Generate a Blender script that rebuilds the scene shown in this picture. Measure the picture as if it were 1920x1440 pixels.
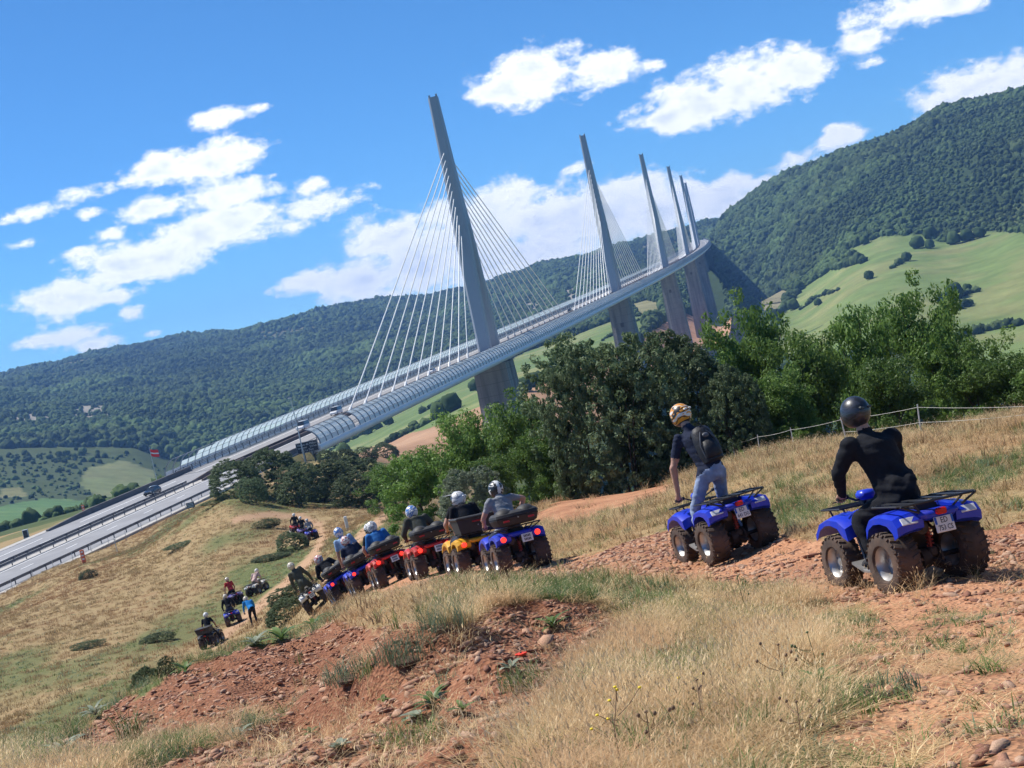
import bpy, bmesh, math, random
import numpy as np
from mathutils import Vector, Matrix, Quaternion
random.seed(7)
for o in list(bpy.data.objects):
    bpy.data.objects.remove(o)
SC = bpy.context.scene
COL = SC.collection
R = math.radians
# ------------------------------------------------------------------ camera
# the eye is the origin (z = 0); +Y looks along the valley, ground lies below z = 0
F = 3000.0                                   # focal length in pixels of a 1920 px wide picture
ROLL, PITCH = R(12.7), math.atan(121.0 / F)
fw = Vector((0, math.cos(PITCH), -math.sin(PITCH)))
up0 = Vector((0, math.sin(PITCH), math.cos(PITCH)))
rt0 = Vector((1, 0, 0))
c_, s_ = math.cos(ROLL), math.sin(ROLL)
RT = rt0 * c_ - up0 * s_
UP = rt0 * s_ + up0 * c_
cam_d = bpy.data.cameras.new('camera')
cam = bpy.data.objects.new('camera', cam_d)
COL.objects.link(cam)
cam_d.sensor_width = 36.0
cam_d.lens = 36.0 * F / 1920.0
cam_d.clip_start, cam_d.clip_end = 0.2, 30000
cam.matrix_world = Matrix(((RT.x, UP.x, -fw.x, 0), (RT.y, UP.y, -fw.y, 0), (RT.z, UP.z, -fw.z, 0), (0, 0, 0, 1)))
SC.camera = cam

def pix(px, py, d):
    """point of the place at depth d (metres along +Y) seen at a picture position; used only for surveying"""
    v = RT * (px - 960.0) - UP * (py - 720.0) + fw * F
    return v * (d / v.y)

def project(x, y, z):
    q = x * fw.x + y * fw.y + z * fw.z
    q = np.where(np.abs(q) < 1e-6, 1e-6, q)
    return 960 + F * (x * RT.x + y * RT.y + z * RT.z) / q, 720 - F * (x * UP.x + y * UP.y + z * UP.z) / q

# ------------------------------------------------------------------ sun, sky, exposure
SUN_EL = R(55)
SUN_H = Vector((-0.90, 0.436)).normalized()
sun_vec = Vector((SUN_H.x * math.cos(SUN_EL), SUN_H.y * math.cos(SUN_EL), math.sin(SUN_EL)))
sd = bpy.data.lights.new('sun', 'SUN')
sd.energy, sd.angle, sd.color = 4.6, R(0.53), (1.0, 0.955, 0.88)
sun = bpy.data.objects.new('sun', sd)
COL.objects.link(sun)
sun.rotation_euler = sun_vec.to_track_quat('Z', 'Y').to_euler()
VS = SC.view_settings
SC.display_settings.display_device = 'sRGB'
VS.view_transform, VS.look, VS.gamma, VS.exposure, VS.use_curve_mapping = 'Standard', 'None', 1.0, 0.52, False

W = bpy.data.worlds.new('World')
SC.world = W
W.use_nodes = True
wt = W.node_tree
wt.nodes.clear()
def wn(kind, **kw):
    n = wt.nodes.new(kind)
    for k, v in kw.items():
        if k[1:].isdigit():
            n.inputs[int(k[1:])].default_value = v
        else:
            setattr(n, k, v)
    return n
WL = wt.links.new
def wmath(op, a, b=None, c=None):
    n = wn('ShaderNodeMath', operation=op)
    for i, q in enumerate((a, b, c)):
        if q is None: continue
        if isinstance(q, (int, float)): n.inputs[i].default_value = q
        else: WL(q, n.inputs[i])
    return n.outputs[0]
sky = wn('ShaderNodeTexSky', sky_type='NISHITA', sun_disc=False, sun_elevation=SUN_EL,
         sun_rotation=math.atan2(sun_vec.x, sun_vec.y), altitude=2500, air_density=0.78, dust_density=0.25, ozone_density=8.0)
hsv = wn('ShaderNodeHueSaturation')
hsv.inputs['Saturation'].default_value = 1.08
WL(sky.outputs[0], hsv.inputs['Color'])
tint = wn('ShaderNodeMix', data_type='RGBA', blend_type='MULTIPLY'); tint.inputs[0].default_value = 1.0
tint.inputs[7].default_value = (0.74, 0.99, 1.0, 1)
WL(hsv.outputs[0], tint.inputs[6])
bg = wn('ShaderNodeBackground'); bg.inputs[1].default_value = 0.112
WL(tint.outputs[2], bg.inputs[0])
wo = wn('ShaderNodeOutputWorld')
WL(bg.outputs[0], wo.inputs[0])
W.cycles.sampling_method = 'MANUAL'
W.cycles.sample_map_resolution = 512
SC.render.engine = 'CYCLES'
SC.cycles.use_denoising = True
SC.cycles.use_adaptive_sampling = True
SC.cycles.adaptive_threshold = 0.015
try:
    SC.cycles.denoiser = 'OPENIMAGEDENOISE'; SC.cycles.denoising_input_passes = 'RGB_ALBEDO_NORMAL'; SC.cycles.denoising_prefilter = 'ACCURATE'
except Exception: pass
SC.cycles.max_bounces = 5
SC.cycles.diffuse_bounces = 2
SC.cycles.glossy_bounces = 2
SC.cycles.transmission_bounces = 4
SC.cycles.transparent_max_bounces = 12
SC.cycles.volume_bounces = 0
SC.cycles.caustics_reflective = SC.cycles.caustics_refractive = False
# ------------------------------------------------------------------ helpers
MATS = {}
def M(name, col, rough=0.7, var=0.18, scale=6.0, bump=0.0, bscale=None, metal=0.0, spec=0.4, col2=None, detail=5, emit=0.0, coat=0.0, thresh=None, attr=None, trans=0.0):
    """procedural material: noise between two tones, optional bump"""
    if name in MATS: return MATS[name]
    m = bpy.data.materials.new(name); m.use_nodes = True
    nt = m.node_tree; b = nt.nodes['Principled BSDF']
    b.inputs['Roughness'].default_value = rough
    b.inputs['Metallic'].default_value = metal
    b.inputs['Specular IOR Level'].default_value = spec
    if coat: b.inputs['Coat Weight'].default_value = coat; b.inputs['Coat Roughness'].default_value = 0.12
    t = nt.nodes.new('ShaderNodeTexCoord')
    n = nt.nodes.new('ShaderNodeTexNoise'); n.inputs['Scale'].default_value = scale; n.inputs['Detail'].default_value = detail
    nt.links.new(t.outputs['Object'], n.inputs['Vector'])
    mr = nt.nodes.new('ShaderNodeMapRange')
    lo, hi = thresh or (0.3, 0.7)
    mr.inputs[1].default_value = lo; mr.inputs[2].default_value = hi
    nt.links.new(n.outputs[0], mr.inputs[0])
    mx = nt.nodes.new('ShaderNodeMix'); mx.data_type = 'RGBA'
    if col2 is None:
        a = [min(1, c * (1 - var)) for c in col[:3]]; z = [min(1, c * (1 + var)) for c in col[:3]]
    else:
        a, z = col[:3], col2[:3]
    mx.inputs[6].default_value = (*a, 1); mx.inputs[7].default_value = (*z, 1)
    nt.links.new(mr.outputs[0], mx.inputs[0])
    nt.links.new(mx.outputs[2], b.inputs['Base Color'])
    if bump:
        n2 = nt.nodes.new('ShaderNodeTexNoise'); n2.inputs['Scale'].default_value = bscale or scale * 4; n2.inputs['Detail'].default_value = 4
        nt.links.new(t.outputs['Object'], n2.inputs['Vector'])
        bp = nt.nodes.new('ShaderNodeBump'); bp.inputs['Strength'].default_value = bump; bp.inputs['Distance'].default_value = 0.02
        nt.links.new(n2.outputs[0], bp.inputs['Height']); nt.links.new(bp.outputs[0], b.inputs['Normal'])
    if emit:
        b.inputs['Emission Color'].default_value = (*col[:3], 1); b.inputs['Emission Strength'].default_value = emit
    if trans:
        tr = nt.nodes.new('ShaderNodeBsdfTransparent'); ms = nt.nodes.new('ShaderNodeMixShader')
        tr.inputs[0].default_value = (0.86, 0.94, 0.97, 1)
        ms.inputs[0].default_value = trans
        o = nt.nodes['Material Output']
        nt.links.new(b.outputs[0], ms.inputs[1]); nt.links.new(tr.outputs[0], ms.inputs[2]); nt.links.new(ms.outputs[0], o.inputs[0])
    MATS[name] = m
    return m

class MB:
    """collects simple solids into one mesh"""
    def __init__(s): s.v = []; s.f = []; s.m = []; s.mats = []; s.cur = 0
    def mat(s, m):
        if m not in s.mats: s.mats.append(m)
        s.cur = s.mats.index(m); return s
    def add(s, vs, fs):
        k = len(s.v); s.v += [tuple(q) for q in vs]
        for f in fs: s.f.append([k + i for i in f]); s.m.append(s.cur)
        return s
    def box(s, c, h, rot=None, taper=1.0, taper_y=None):
        """centre, half sizes; the top face may be tapered"""
        ty = taper if taper_y is None else taper_y
        vs = []
        for z in (-1, 1):
            k, ky = (taper, ty) if z > 0 else (1, 1)
            for x, y in ((-1, -1), (1, -1), (1, 1), (-1, 1)):
                vs.append(Vector((x * h[0] * k, y * h[1] * ky, z * h[2])))
        if rot is not None: vs = [rot @ q for q in vs]
        c = Vector(c)
        return s.add([q + c for q in vs], [(0, 3, 2, 1), (4, 5, 6, 7), (0, 1, 5, 4), (1, 2, 6, 5), (2, 3, 7, 6), (3, 0, 4, 7)])
    def rbox(s, c, h, r=0.02, rot=None):
        """box with chamfered edges: three crossed slabs hulled"""
        x, y, z = h; r = min(r, x * .9, y * .9, z * .9)
        vs = []; 
        for sx in (-1, 1):
            for sy in (-1, 1):
                for sz in (-1, 1):
                    vs += [(sx * x, sy * (y - r), sz * (z - r)), (sx * (x - r), sy * y, sz * (z - r)), (sx * (x - r), sy * (y - r), sz * z)]
        def ix(sx, sy, sz, k): return (((sx > 0) * 2 + (sy > 0)) * 2 + (sz > 0)) * 3 + k
        fs = []
        for a in (-1, 1):
            fs.append([ix(a, -1, -1, 0), ix(a, 1, -1, 0), ix(a, 1, 1, 0), ix(a, -1, 1, 0)])
            fs.append([ix(-1, a, -1, 1), ix(1, a, -1, 1), ix(1, a, 1, 1), ix(-1, a, 1, 1)])
            fs.append([ix(-1, -1, a, 2), ix(1, -1, a, 2), ix(1, 1, a, 2), ix(-1, 1, a, 2)])
            for b in (-1, 1):
                fs.append([ix(a, b, -1, 0), ix(a, b, -1, 1), ix(a, b, 1, 1), ix(a, b, 1, 0)])
                fs.append([ix(a, -1, b, 0), ix(a, -1, b, 2), ix(a, 1, b, 2), ix(a, 1, b, 0)])
                fs.append([ix(-1, a, b, 1), ix(-1, a, b, 2), ix(1, a, b, 2), ix(1, a, b, 1)])
                for q in (-1, 1): fs.append([ix(a, b, q, 0), ix(a, b, q, 1), ix(a, b, q, 2)])
        vs = [Vector(q) for q in vs]
        if rot is not None: vs = [rot @ q for q in vs]
        c = Vector(c)
        return s.add([q + c for q in vs], fs)
    def tube(s, pts, rad, n=8, cap=True, flat=1.0):
        pts = [Vector(p) for p in pts]; 
        if isinstance(rad, (int, float)): rad = [rad] * len(pts)
        k = len(s.v); ref = None
        for i, p in enumerate(pts):
            t = (pts[min(i + 1, len(pts) - 1)] - pts[max(i - 1, 0)]).normalized()
            if ref is None:
                ref = Vector((0, 0, 1)) if abs(t.z) < 0.9 else Vector((1, 0, 0))
            a = t.cross(ref).normalized(); b = a.cross(t).normalized(); ref = b
            for j in range(n):
                th = 2 * math.pi * j / n
                s.v.append(tuple(p + a * math.cos(th) * rad[i] + b * math.sin(th) * rad[i] * flat))
        for i in range(len(pts) - 1):
            for j in range(n):
                s.f.append([k + i * n + j, k + i * n + (j + 1) % n, k + (i + 1) * n + (j + 1) % n, k + (i + 1) * n + j]); s.m.append(s.cur)
        if cap:
            s.f.append([k + j for j in range(n)][::-1]); s.m.append(s.cur)
            e = k + (len(pts) - 1) * n
            s.f.append([e + j for j in range(n)]); s.m.append(s.cur)
        return s
    def lathe(s, prof, n=24, axis='z', c=(0, 0, 0), cap=False):
        """prof: (radius, along) pairs, revolved"""
        k = len(s.v); c = Vector(c)
        for (r, h) in prof:
            for j in range(n):
                th = 2 * math.pi * j / n; a, b = r * math.cos(th), r * math.sin(th)
                v = Vector((a, b, h)) if axis == 'z' else (Vector((h, a, b)) if axis == 'x' else Vector((a, h, b)))
                s.v.append(tuple(v + c))
        for i in range(len(prof) - 1):
            for j in range(n):
                s.f.append([k + i * n + j, k + i * n + (j + 1) % n, k + (i + 1) * n + (j + 1) % n, k + (i + 1) * n + j]); s.m.append(s.cur)
        if cap:
            s.f.append([k + j for j in range(n)][::-1]); s.m.append(s.cur)
            e = k + (len(prof) - 1) * n
            s.f.append([e + j for j in range(n)]); s.m.append(s.cur)
        return s
    def loft(s, rings, closed=True, cap=True):
        k = len(s.v); n = len(rings[0])
        for r in rings: s.v += [tuple(q) for q in r]
        for i in range(len(rings) - 1):
            for j in range(n if closed else n - 1):
                s.f.append([k + i * n + j, k + i * n + (j + 1) % n, k + (i + 1) * n + (j + 1) % n, k + (i + 1) * n + j]); s.m.append(s.cur)
        if cap and closed:
            s.f.append([k + j for j in range(n)][::-1]); s.m.append(s.cur)
            e = k + (len(rings) - 1) * n
            s.f.append([e + j for j in range(n)]); s.m.append(s.cur)
        return s
    def prism(s, poly, h0, h1, axis='x'):
        """2-D outline extruded; for axis x the outline is (y, z)"""
        def P(p, h): return (h, p[0], p[1]) if axis == 'x' else ((p[0], h, p[1]) if axis == 'y' else (p[0], p[1], h))
        return s.loft([[P(p, h0) for p in poly], [P(p, h1) for p in poly]])
    def ball(s, c, r, n=12, m=8, fn=None):
        c = Vector(c); r = Vector(r) if not isinstance(r, (int, float)) else Vector((r, r, r))
        rings = []
        for i in range(m + 1):
            ph = math.pi * i / m; ring = []
            for j in range(n):
                th = 2 * math.pi * j / n
                d = Vector((math.sin(ph) * math.cos(th), math.sin(ph) * math.sin(th), -math.cos(ph)))
                q = Vector((d.x * r.x, d.y * r.y, d.z * r.z))
                if fn: q = fn(q, d)
                ring.append(q + c)
            rings.append(ring)
        return s.loft(rings, cap=False)
    def mesh(s, name, smooth=False, angle=None):
        me = bpy.data.meshes.new(name)
        me.from_pydata(s.v, [], s.f)
        for m in s.mats: me.materials.append(m)
        if len(s.mats) > 1: me.polygons.foreach_set('material_index', s.m)
        bm = bmesh.new(); bm.from_mesh(me)
        bmesh.ops.remove_doubles(bm, verts=bm.verts, dist=1e-5)
        bmesh.ops.recalc_face_normals(bm, faces=bm.faces)
        bm.to_mesh(me); bm.free()
        if smooth:
            me.polygons.foreach_set('use_smooth', [True] * len(me.polygons))
            try: me.set_sharp_from_angle(angle=R(angle or 40))
            except Exception: pass
        me.update()
        return me
    def build(s, name, mat=None, parent=None, smooth=False, angle=None):
        if mat is not None and not s.mats: s.mats = [mat]; s.m = [0] * len(s.f)
        return put(name, s.mesh(name, smooth, angle), parent)

def put(name, me, parent=None, loc=None, mat=None):
    o = bpy.data.objects.new(name, me); COL.objects.link(o)
    if mat is not None and me is not None and not me.materials: me.materials.append(mat)
    if parent is not None: o.parent = parent
    if loc is not None: o.location = loc
    return o
def tag(o, label=None, cat=None, group=None, kind=None):
    if label: o['label'] = label
    if cat: o['category'] = cat
    if group: o['group'] = group
    if kind: o['kind'] = kind
    return o
def thing(name, label, cat, loc=(0, 0, 0), rz=0.0, group=None):
    o = bpy.data.objects.new(name, None); COL.objects.link(o)
    o.empty_display_size = 0.2
    o.location = loc; o.rotation_euler = (0, 0, rz)
    return tag(o, label, cat, group)
def copy_tree(o, parent=None):
    c = o.copy(); COL.objects.link(c); c.parent = parent
    for ch in list(o.children):
        copy_tree(ch, c)
    return c
def array_mesh(name, V, Fq, smooth=False):
    """mesh from numpy arrays of vertices and equal-sized faces"""
    me = bpy.data.meshes.new(name)
    V = np.asarray(V, np.float32); Fq = np.asarray(Fq, np.int32); n, k = Fq.shape
    me.vertices.add(len(V)); me.vertices.foreach_set('co', V.ravel())
    me.loops.add(n * k); me.loops.foreach_set('vertex_index', Fq.ravel())
    me.polygons.add(n); me.polygons.foreach_set('loop_start', np.arange(0, n * k, k, dtype=np.int32))
    if smooth: me.polygons.foreach_set('use_smooth', np.ones(n, bool))
    me.update(calc_edges=True); me.validate()
    return me
def text_mesh(name, body, size, mat, parent=None, align='CENTER', loc=(0, 0, 0), rot=(0, 0, 0), ext=0.001, sx=1.0):
    cu = bpy.data.curves.new(name, 'FONT'); cu.body = body; cu.size = size; cu.align_x = align; cu.align_y = 'CENTER'; cu.extrude = ext; cu.resolution_u = 2
    t = bpy.data.objects.new(name, cu); COL.objects.link(t)
    dg = bpy.context.evaluated_depsgraph_get()
    me = bpy.data.meshes.new_from_object(t.evaluated_get(dg))
    bpy.data.objects.remove(t); bpy.data.curves.remove(cu)
    me.materials.clear(); me.materials.append(mat)
    o = put(name, me, parent, loc); o.rotation_euler = rot; o.scale = (sx, 1, 1)
    return o
# value noise on arrays
_T = np.random.RandomState(11).rand(256, 256)
def vnoise(x, y):
    xi, yi = np.floor(x).astype(int), np.floor(y).astype(int); fx, fy = x - xi, y - yi
    fx, fy = fx * fx * (3 - 2 * fx), fy * fy * (3 - 2 * fy)
    a = _T[xi & 255, yi & 255]; b = _T[(xi + 1) & 255, yi & 255]; c = _T[xi & 255, (yi + 1) & 255]; d = _T[(xi + 1) & 255, (yi + 1) & 255]
    return (a + (b - a) * fx) * (1 - fy) + (c + (d - c) * fx) * fy
def fbm(x, y, o=4):
    v = 0; a = 0.5
    for i in range(o):
        v = v + a * vnoise(x * 2 ** i + 17.3 * i, y * 2 ** i + 5.1 * i); a *= 0.5
    return v / (1 - 0.5 ** o)
def sstep(a, b, x):
    t = np.clip((x - a) / (b - a), 0, 1); return t * t * (3 - 2 * t)
def inpoly(px, py, poly):
    c = np.zeros(px.shape, bool); n = len(poly); j = n - 1
    for i in range(n):
        xi, yi = poly[i]; xj, yj = poly[j]
        k = ((yi > py) != (yj > py)) & (px < (xj - xi) * (py - yi) / ((yj - yi) or 1e-9) + xi)
        c ^= k; j = i
    return c
# ------------------------------------------------------------------ the line of the motorway and the viaduct
P1 = (-4.7, 538.0, -9.2)
PHI0, RAD, GRADE = 0.219, 20000.0, 0.03025
_S = np.arange(-520.0, 2460.0, 2.0)
_PH = PHI0 - _S / RAD
_i0 = int(np.where(_S == 0)[0][0])
_AX = np.concatenate([[0], np.cumsum((np.sin(_PH[1:]) + np.sin(_PH[:-1])))]); _AX += P1[0] - _AX[_i0]
_AY = np.concatenate([[0], np.cumsum((np.cos(_PH[1:]) + np.cos(_PH[:-1])))]); _AY += P1[1] - _AY[_i0]
def axis(s, t=0.0, h=0.0):
    """point of the road at chainage s (0 = first pylon), t metres to the right, h above the road"""
    x, y = np.interp(s, _S, _AX), np.interp(s, _S, _AY); ph = PHI0 - s / RAD
    return Vector((x + t * math.cos(ph), y - t * math.sin(ph), P1[2] + GRADE * s + h))
def st_of(x, y):
    s = np.interp(y, _AY, _S)
    for _ in range(3):
        ax, ay = np.interp(s, _S, _AX), np.interp(s, _S, _AY); ph = PHI0 - s / RAD
        s = s + (x - ax) * np.sin(ph) + (y - ay) * np.cos(ph)
    ax, ay = np.interp(s, _S, _AX), np.interp(s, _S, _AY); ph = PHI0 - s / RAD
    return s, (x - ax) * np.cos(ph) - (y - ay) * np.sin(ph)
ABUT = -229.0
# ------------------------------------------------------------------ survey of the ground: picture position and distance in metres
SURV = [(960,1440,7.0),(1920,1440,5.0),(0,1440,13.0),(480,1440,9.5),(1440,1440,6.0),(240,1440,11.5),(720,1440,8.0),
 (1700,1250,9.0),(1300,1250,11),(1100,1125,17.5),(1000,1115,19),(1920,1250,8.2),(1500,1150,14),(900,1180,14),(1050,1290,10.5),
 (800,1300,11),(760,1225,13),(650,1330,12.5),(560,1300,16.5),(640,1250,20),
 (850,1105,21.5),(740,1130,23.5),(640,1155,28),(450,1222,25),(250,1305,22),(60,1405,19),(350,1330,17.5),(200,1390,16),(520,1230,23),
 (400,1212,84),(250,1262,76),(0,1370,64),(100,1320,70),(435,1170,93),(485,1117,106),(580,1005,140),(0,1230,100),(200,1150,118),
 (595,1137,58),(655,1117,47),(720,1102,40),(785,1088,35),(870,1080,31),(950,1073,29),(1330,1052,22),(1640,1092,15.8),(1785,1046,16.3),
 (1920,1080,14.5),(1100,1060,25),(1200,1040,24),(1560,1000,20),(1720,815,38),(1900,900,25),(1900,1000,18.4),(1900,785,36),(1420,855,48),(1300,960,31),(1260,908,45),(1040,945,50),(1150,985,34),(1583,830,42),
 (900,985,54),(780,1005,60),(700,1030,70),(700,965,108),(640,1040,85),(650,1000,112),(560,938,172),(430,932,168),(690,950,165),(330,1000,165),(150,1085,152),(0,1150,150),
 (0,1128,182),(250,1020,214),(400,938,248),(60,1005,285),(160,965,320),(0,1030,262),(300,925,330),
 (560,862,345),(620,856,390),(680,850,470),
 (60,962,1000),(220,905,1300),(20,1002,700),(130,985,760),(400,800,1650),(100,775,1750),(0,790,1700),(300,745,1800),(430,800,1600),(250,830,1500),(60,880,1350),(330,880,1450),(480,830,1500),
 (300,720,2300),(100,735,2350),(450,700,2350),(0,735,2350),
 (600,690,2350),(800,630,2600),(1000,585,2500),(620,795,1550),(850,745,1150),(700,850,800),(760,812,900),(1000,695,1150),(1060,645,1480),(900,690,1500),(1150,590,1900),(1000,760,700),(850,820,640),(1100,700,820),
 (1245,608,1380),(1380,578,1560),(1280,560,1900),(1215,640,1200),
 (1480,592,1420),(1700,500,1270),(1900,442,1290),(1900,640,880),(1700,592,1040),(1600,540,1250),(1500,660,1050),(1300,640,1150),
 (1450,545,1640),(1560,500,1560),(1650,443,1560),(1900,405,1480),(1780,430,1500),
 (1920,160,2000),(1750,210,2100),(1600,280,2180),(1450,360,2300),(1360,408,2450),(1700,330,1800),(1500,440,1950),(1850,300,1700),
 (0,705,3200),(130,663,3200),(300,641,3200),(450,607,3250),(530,592,3300),(640,577,3300),(740,570,3250),(850,547,3200),(1000,503,3200),(1100,473,3250),(1190,458,3300),(1290,425,3300)]
SKYL = [(0,705,3200),(130,663,3200),(300,641,3200),(450,607,3250),(640,577,3300),(850,547,3200),(1000,503,3200),(1190,458,3300),(1290,425,3300)]
pts = []
for (px, py, d) in SURV:
    p = pix(px, py, d); pts.append((p.x, p.y, p.z))
for (px, py, d) in SKYL:
    p = pix(px, py, d)
    for k in (1.5, 2.0): pts.append((p.x * k, p.y * k, p.z * 0.85))
for (px, py, d) in [(1920,160,2000),(1750,210,2100),(1600,280,2180),(1450,360,2300)]:
    p = pix(px, py, d)
    for k in (1.35, 3.0): pts.append((p.x * k, p.y * k, p.z * 0.8))
for y in (1.5, 3.0):
    for a in (-0.7, 0, 0.7): pts.append((a * y, y, -1.6 - 0.03 * y))
pts += [(-0.7 * 8, 8, -2.7), (0.7 * 6, 6, -1.6), (0.7 * 16, 16, -2.9), (-0.7 * 20, 20, -4.2), (0.62 * 40, 40, -4.2), (-0.62 * 70, 70, -13), (0.6 * 120, 120, -16), (-0.6 * 180, 180, -20), (-0.6 * 500, 500, -44), (0.6 * 500, 500, -60),
        (-0.6 * 1400, 1400, -40), (0.6 * 1300, 1300, 10), (-0.6 * 3200, 3200, 120), (0.6 * 2000, 2000, 210), (-0.6 * 6000, 6000, 100), (0.6 * 6000, 6000, 180)]
# hidden ground: behind the crests, under the trees, under the bridge
for (px, d, z) in [(250, 42, -8.6), (60, 38, -8.2), (450, 45, -8.4), (1150, 80, -12), (1500, 80, -13), (1850, 80, -14), (900, 100, -13.5), (1150, 200, -32), (1600, 200, -36), (1900, 200, -38),
                   (850, 220, -27), (1150, 420, -52), (1600, 450, -66), (900, 400, -44), (700, 260, -20.5), (1300, 800, -60)]:
    p = pix(px, 900, d); pts.append((p.x, d, z))
for s, g, t in ((ABUT, 3.2, 22), (ABUT + 14, 5.0, 20), (ABUT + 28, 12.0, 24), (ABUT + 58, 22, 26), (ABUT, 6.0, 40), (ABUT + 19, 5.5, 0)):
    p = axis(s, t); pts.append((p.x, p.y, p.z - g))
for s, g in ((-120, 26), (0, 42), (171, 50), (342, 56), (684, 78), (1026, 86), (1368, 92), (1600, 66), (1750, 36), (1900, 40), (2052, 26), (2250, 0.6), (2330, -3)):
    p = axis(s); pts.append((p.x, p.y, p.z - g))
for s, g, t in ((1368, 100, 70), (1600, 56, 30), (1750, 24, 22), (1480, 80, 50)):
    p = axis(s, t); pts.append((p.x, p.y, p.z - g))
pts = np.array(pts)
KA = 6.0
cu_, cv_ = KA * pts[:, 0] / pts[:, 1], np.log(pts[:, 1])
def _k(r2): return 0.5 * r2 * np.log(np.maximum(r2, 1e-12))
_n = len(pts)
_A = np.zeros((_n + 3, _n + 3))
_A[:_n, :_n] = _k((cu_[:, None] - cu_[None]) ** 2 + (cv_[:, None] - cv_[None]) ** 2) + np.eye(_n) * 0.004
_A[:_n, _n:] = np.stack([np.ones(_n), cu_, cv_], 1); _A[_n:, :_n] = _A[:_n, _n:].T
_w = np.linalg.solve(_A, np.concatenate([pts[:, 2] / pts[:, 1], [0, 0, 0]]))
def base_q(x, y):
    x, y = np.asarray(x, float), np.asarray(y, float); sh = x.shape
    x, y = x.ravel(), y.ravel(); out = np.empty(len(x))
    for i in range(0, len(x), 40000):
        u, v = KA * x[i:i+40000] / y[i:i+40000], np.log(y[i:i+40000])
        K = _k((u[:, None] - cu_[None]) ** 2 + (v[:, None] - cv_[None]) ** 2)
        out[i:i+40000] = (K @ _w[:_n] + _w[_n] + _w[_n+1] * u + _w[_n+2] * v)
    return out.reshape(sh)
# the survey surface is tabulated once and read back with cubic interpolation
_GU, _GV = np.linspace(-4.6, 4.6, 190), np.linspace(math.log(1.3), math.log(7200.0), 230)
_GQ = base_q(_GU[:, None] / KA * np.exp(_GV)[None] , np.broadcast_to(np.exp(_GV)[None], (190, 230)))
def _cr(f):
    return (-0.5*f + f*f - 0.5*f**3, 1 - 2.5*f*f + 1.5*f**3, 0.5*f + 2*f*f - 1.5*f**3, -0.5*f*f + 0.5*f**3)
def base_z(x, y):
    x, y = np.asarray(x, float), np.asarray(y, float)
    u = (np.clip(KA * x / y, -4.55, 4.55) - _GU[0]) / (_GU[1] - _GU[0]); v = (np.log(y) - _GV[0]) / (_GV[1] - _GV[0])
    i, j = np.clip(np.floor(u).astype(int), 1, 187), np.clip(np.floor(v).astype(int), 1, 227)
    wu, wv = _cr(u - i), _cr(v - j); q = 0
    for a in range(4):
        for b in range(4): q = q + wu[a] * wv[b] * _GQ[i + a - 1, j + b - 1]
    return q * y
# land cover outlines, drawn over the survey picture, with the depths they belong to
DIRT = [([(1000,1082),(1060,1050),(1150,1025),(1262,995),(1460,1005),(1520,1015),(1700,1000),(1840,992),(1920,975),(2050,960),(2050,1175),(1920,1160),(1700,1150),(1560,1135),(1450,1104),(1300,1085),(1160,1076)], 10, 30),
        ([(870,1175),(930,1140),(1010,1118),(1120,1130),(1165,1165),(1150,1215),(1060,1300),(1000,1375),(930,1480),(900,1800),(0,1800),(190,1470),(480,1370),(610,1305),(700,1262),(740,1200),(800,1172)], 3.5, 19),
        ([(110,1400),(190,1345),(320,1260),(420,1228),(560,1200),(640,1165),(700,1178),(800,1168),(740,1225),(640,1290),(560,1330),(420,1380),(290,1400),(160,1430)], 13, 29),
        ([(1000,975),(1040,940),(1130,915),(1200,900),(1262,905),(1240,935),(1150,955),(1060,985)], 34, 60),
        ([(655,1108),(720,1082),(800,1070),(900,1058),(1000,1050),(1040,1045),(1060,1080),(960,1088),(880,1096),(790,1104),(720,1118),(660,1132)], 24, 52)]
TRAIL = [([(600,985),(606,1010),(590,1040),(540,1092),(470,1150),(430,1185),(402,1212),(380,1225)], 80, 150, 9),
         ([(600,985),(560,968),(500,965),(440,975)], 130, 175, 6), ([(740,955),(700,985),(680,1000),(660,1030)], 70, 130, 8), ([(660,1020),(640,1060),(610,1090)], 55, 90, 7)]
GREEN = [([(990,1085),(1080,1062),(1150,1075),(1140,1120),(1060,1130),(960,1120)], 14, 24), ([(180,1330),(330,1245),(480,1195),(590,1150),(650,1130),(640,1165),(520,1215),(400,1240),(300,1285),(200,1350)], 18, 32),
         ([(0,1440),(60,1390),(170,1330),(220,1320),(150,1400),(420,1395),(300,1450),(0,1460)], 8, 24), ([(1180,1260),(1330,1200),(1400,1230),(1330,1300),(1200,1310)], 8, 13),
         ([(1700,900),(1920,840),(1920,890),(1780,930)], 22, 40), ([(1455,935),(1520,930),(1525,985),(1455,995)], 20, 34), ([(1150,1095),(1280,1100),(1260,1140),(1150,1130)], 14, 20),
         ([(620,1010),(780,985),(800,1040),(640,1075)], 60, 110), ([(430,1080),(560,1020),(600,1060),(480,1150)], 85, 140),
         ([(440,1290),(700,1230),(760,1260),(560,1350),(420,1400)], 9, 17)]
PATCHY = [([(1500,1130),(1920,1120),(2050,1130),(2050,1900),(1400,1900),(1480,1480),(1560,1330)], 2.5, 15)]
def polymask(px, py, y, lst, soft=None):
    m = np.zeros(px.shape)
    for (poly, d0, d1) in lst:
        m = np.maximum(m, (inpoly(px, py, poly) & (y > d0) & (y < d1)).astype(float))
    return m
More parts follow.
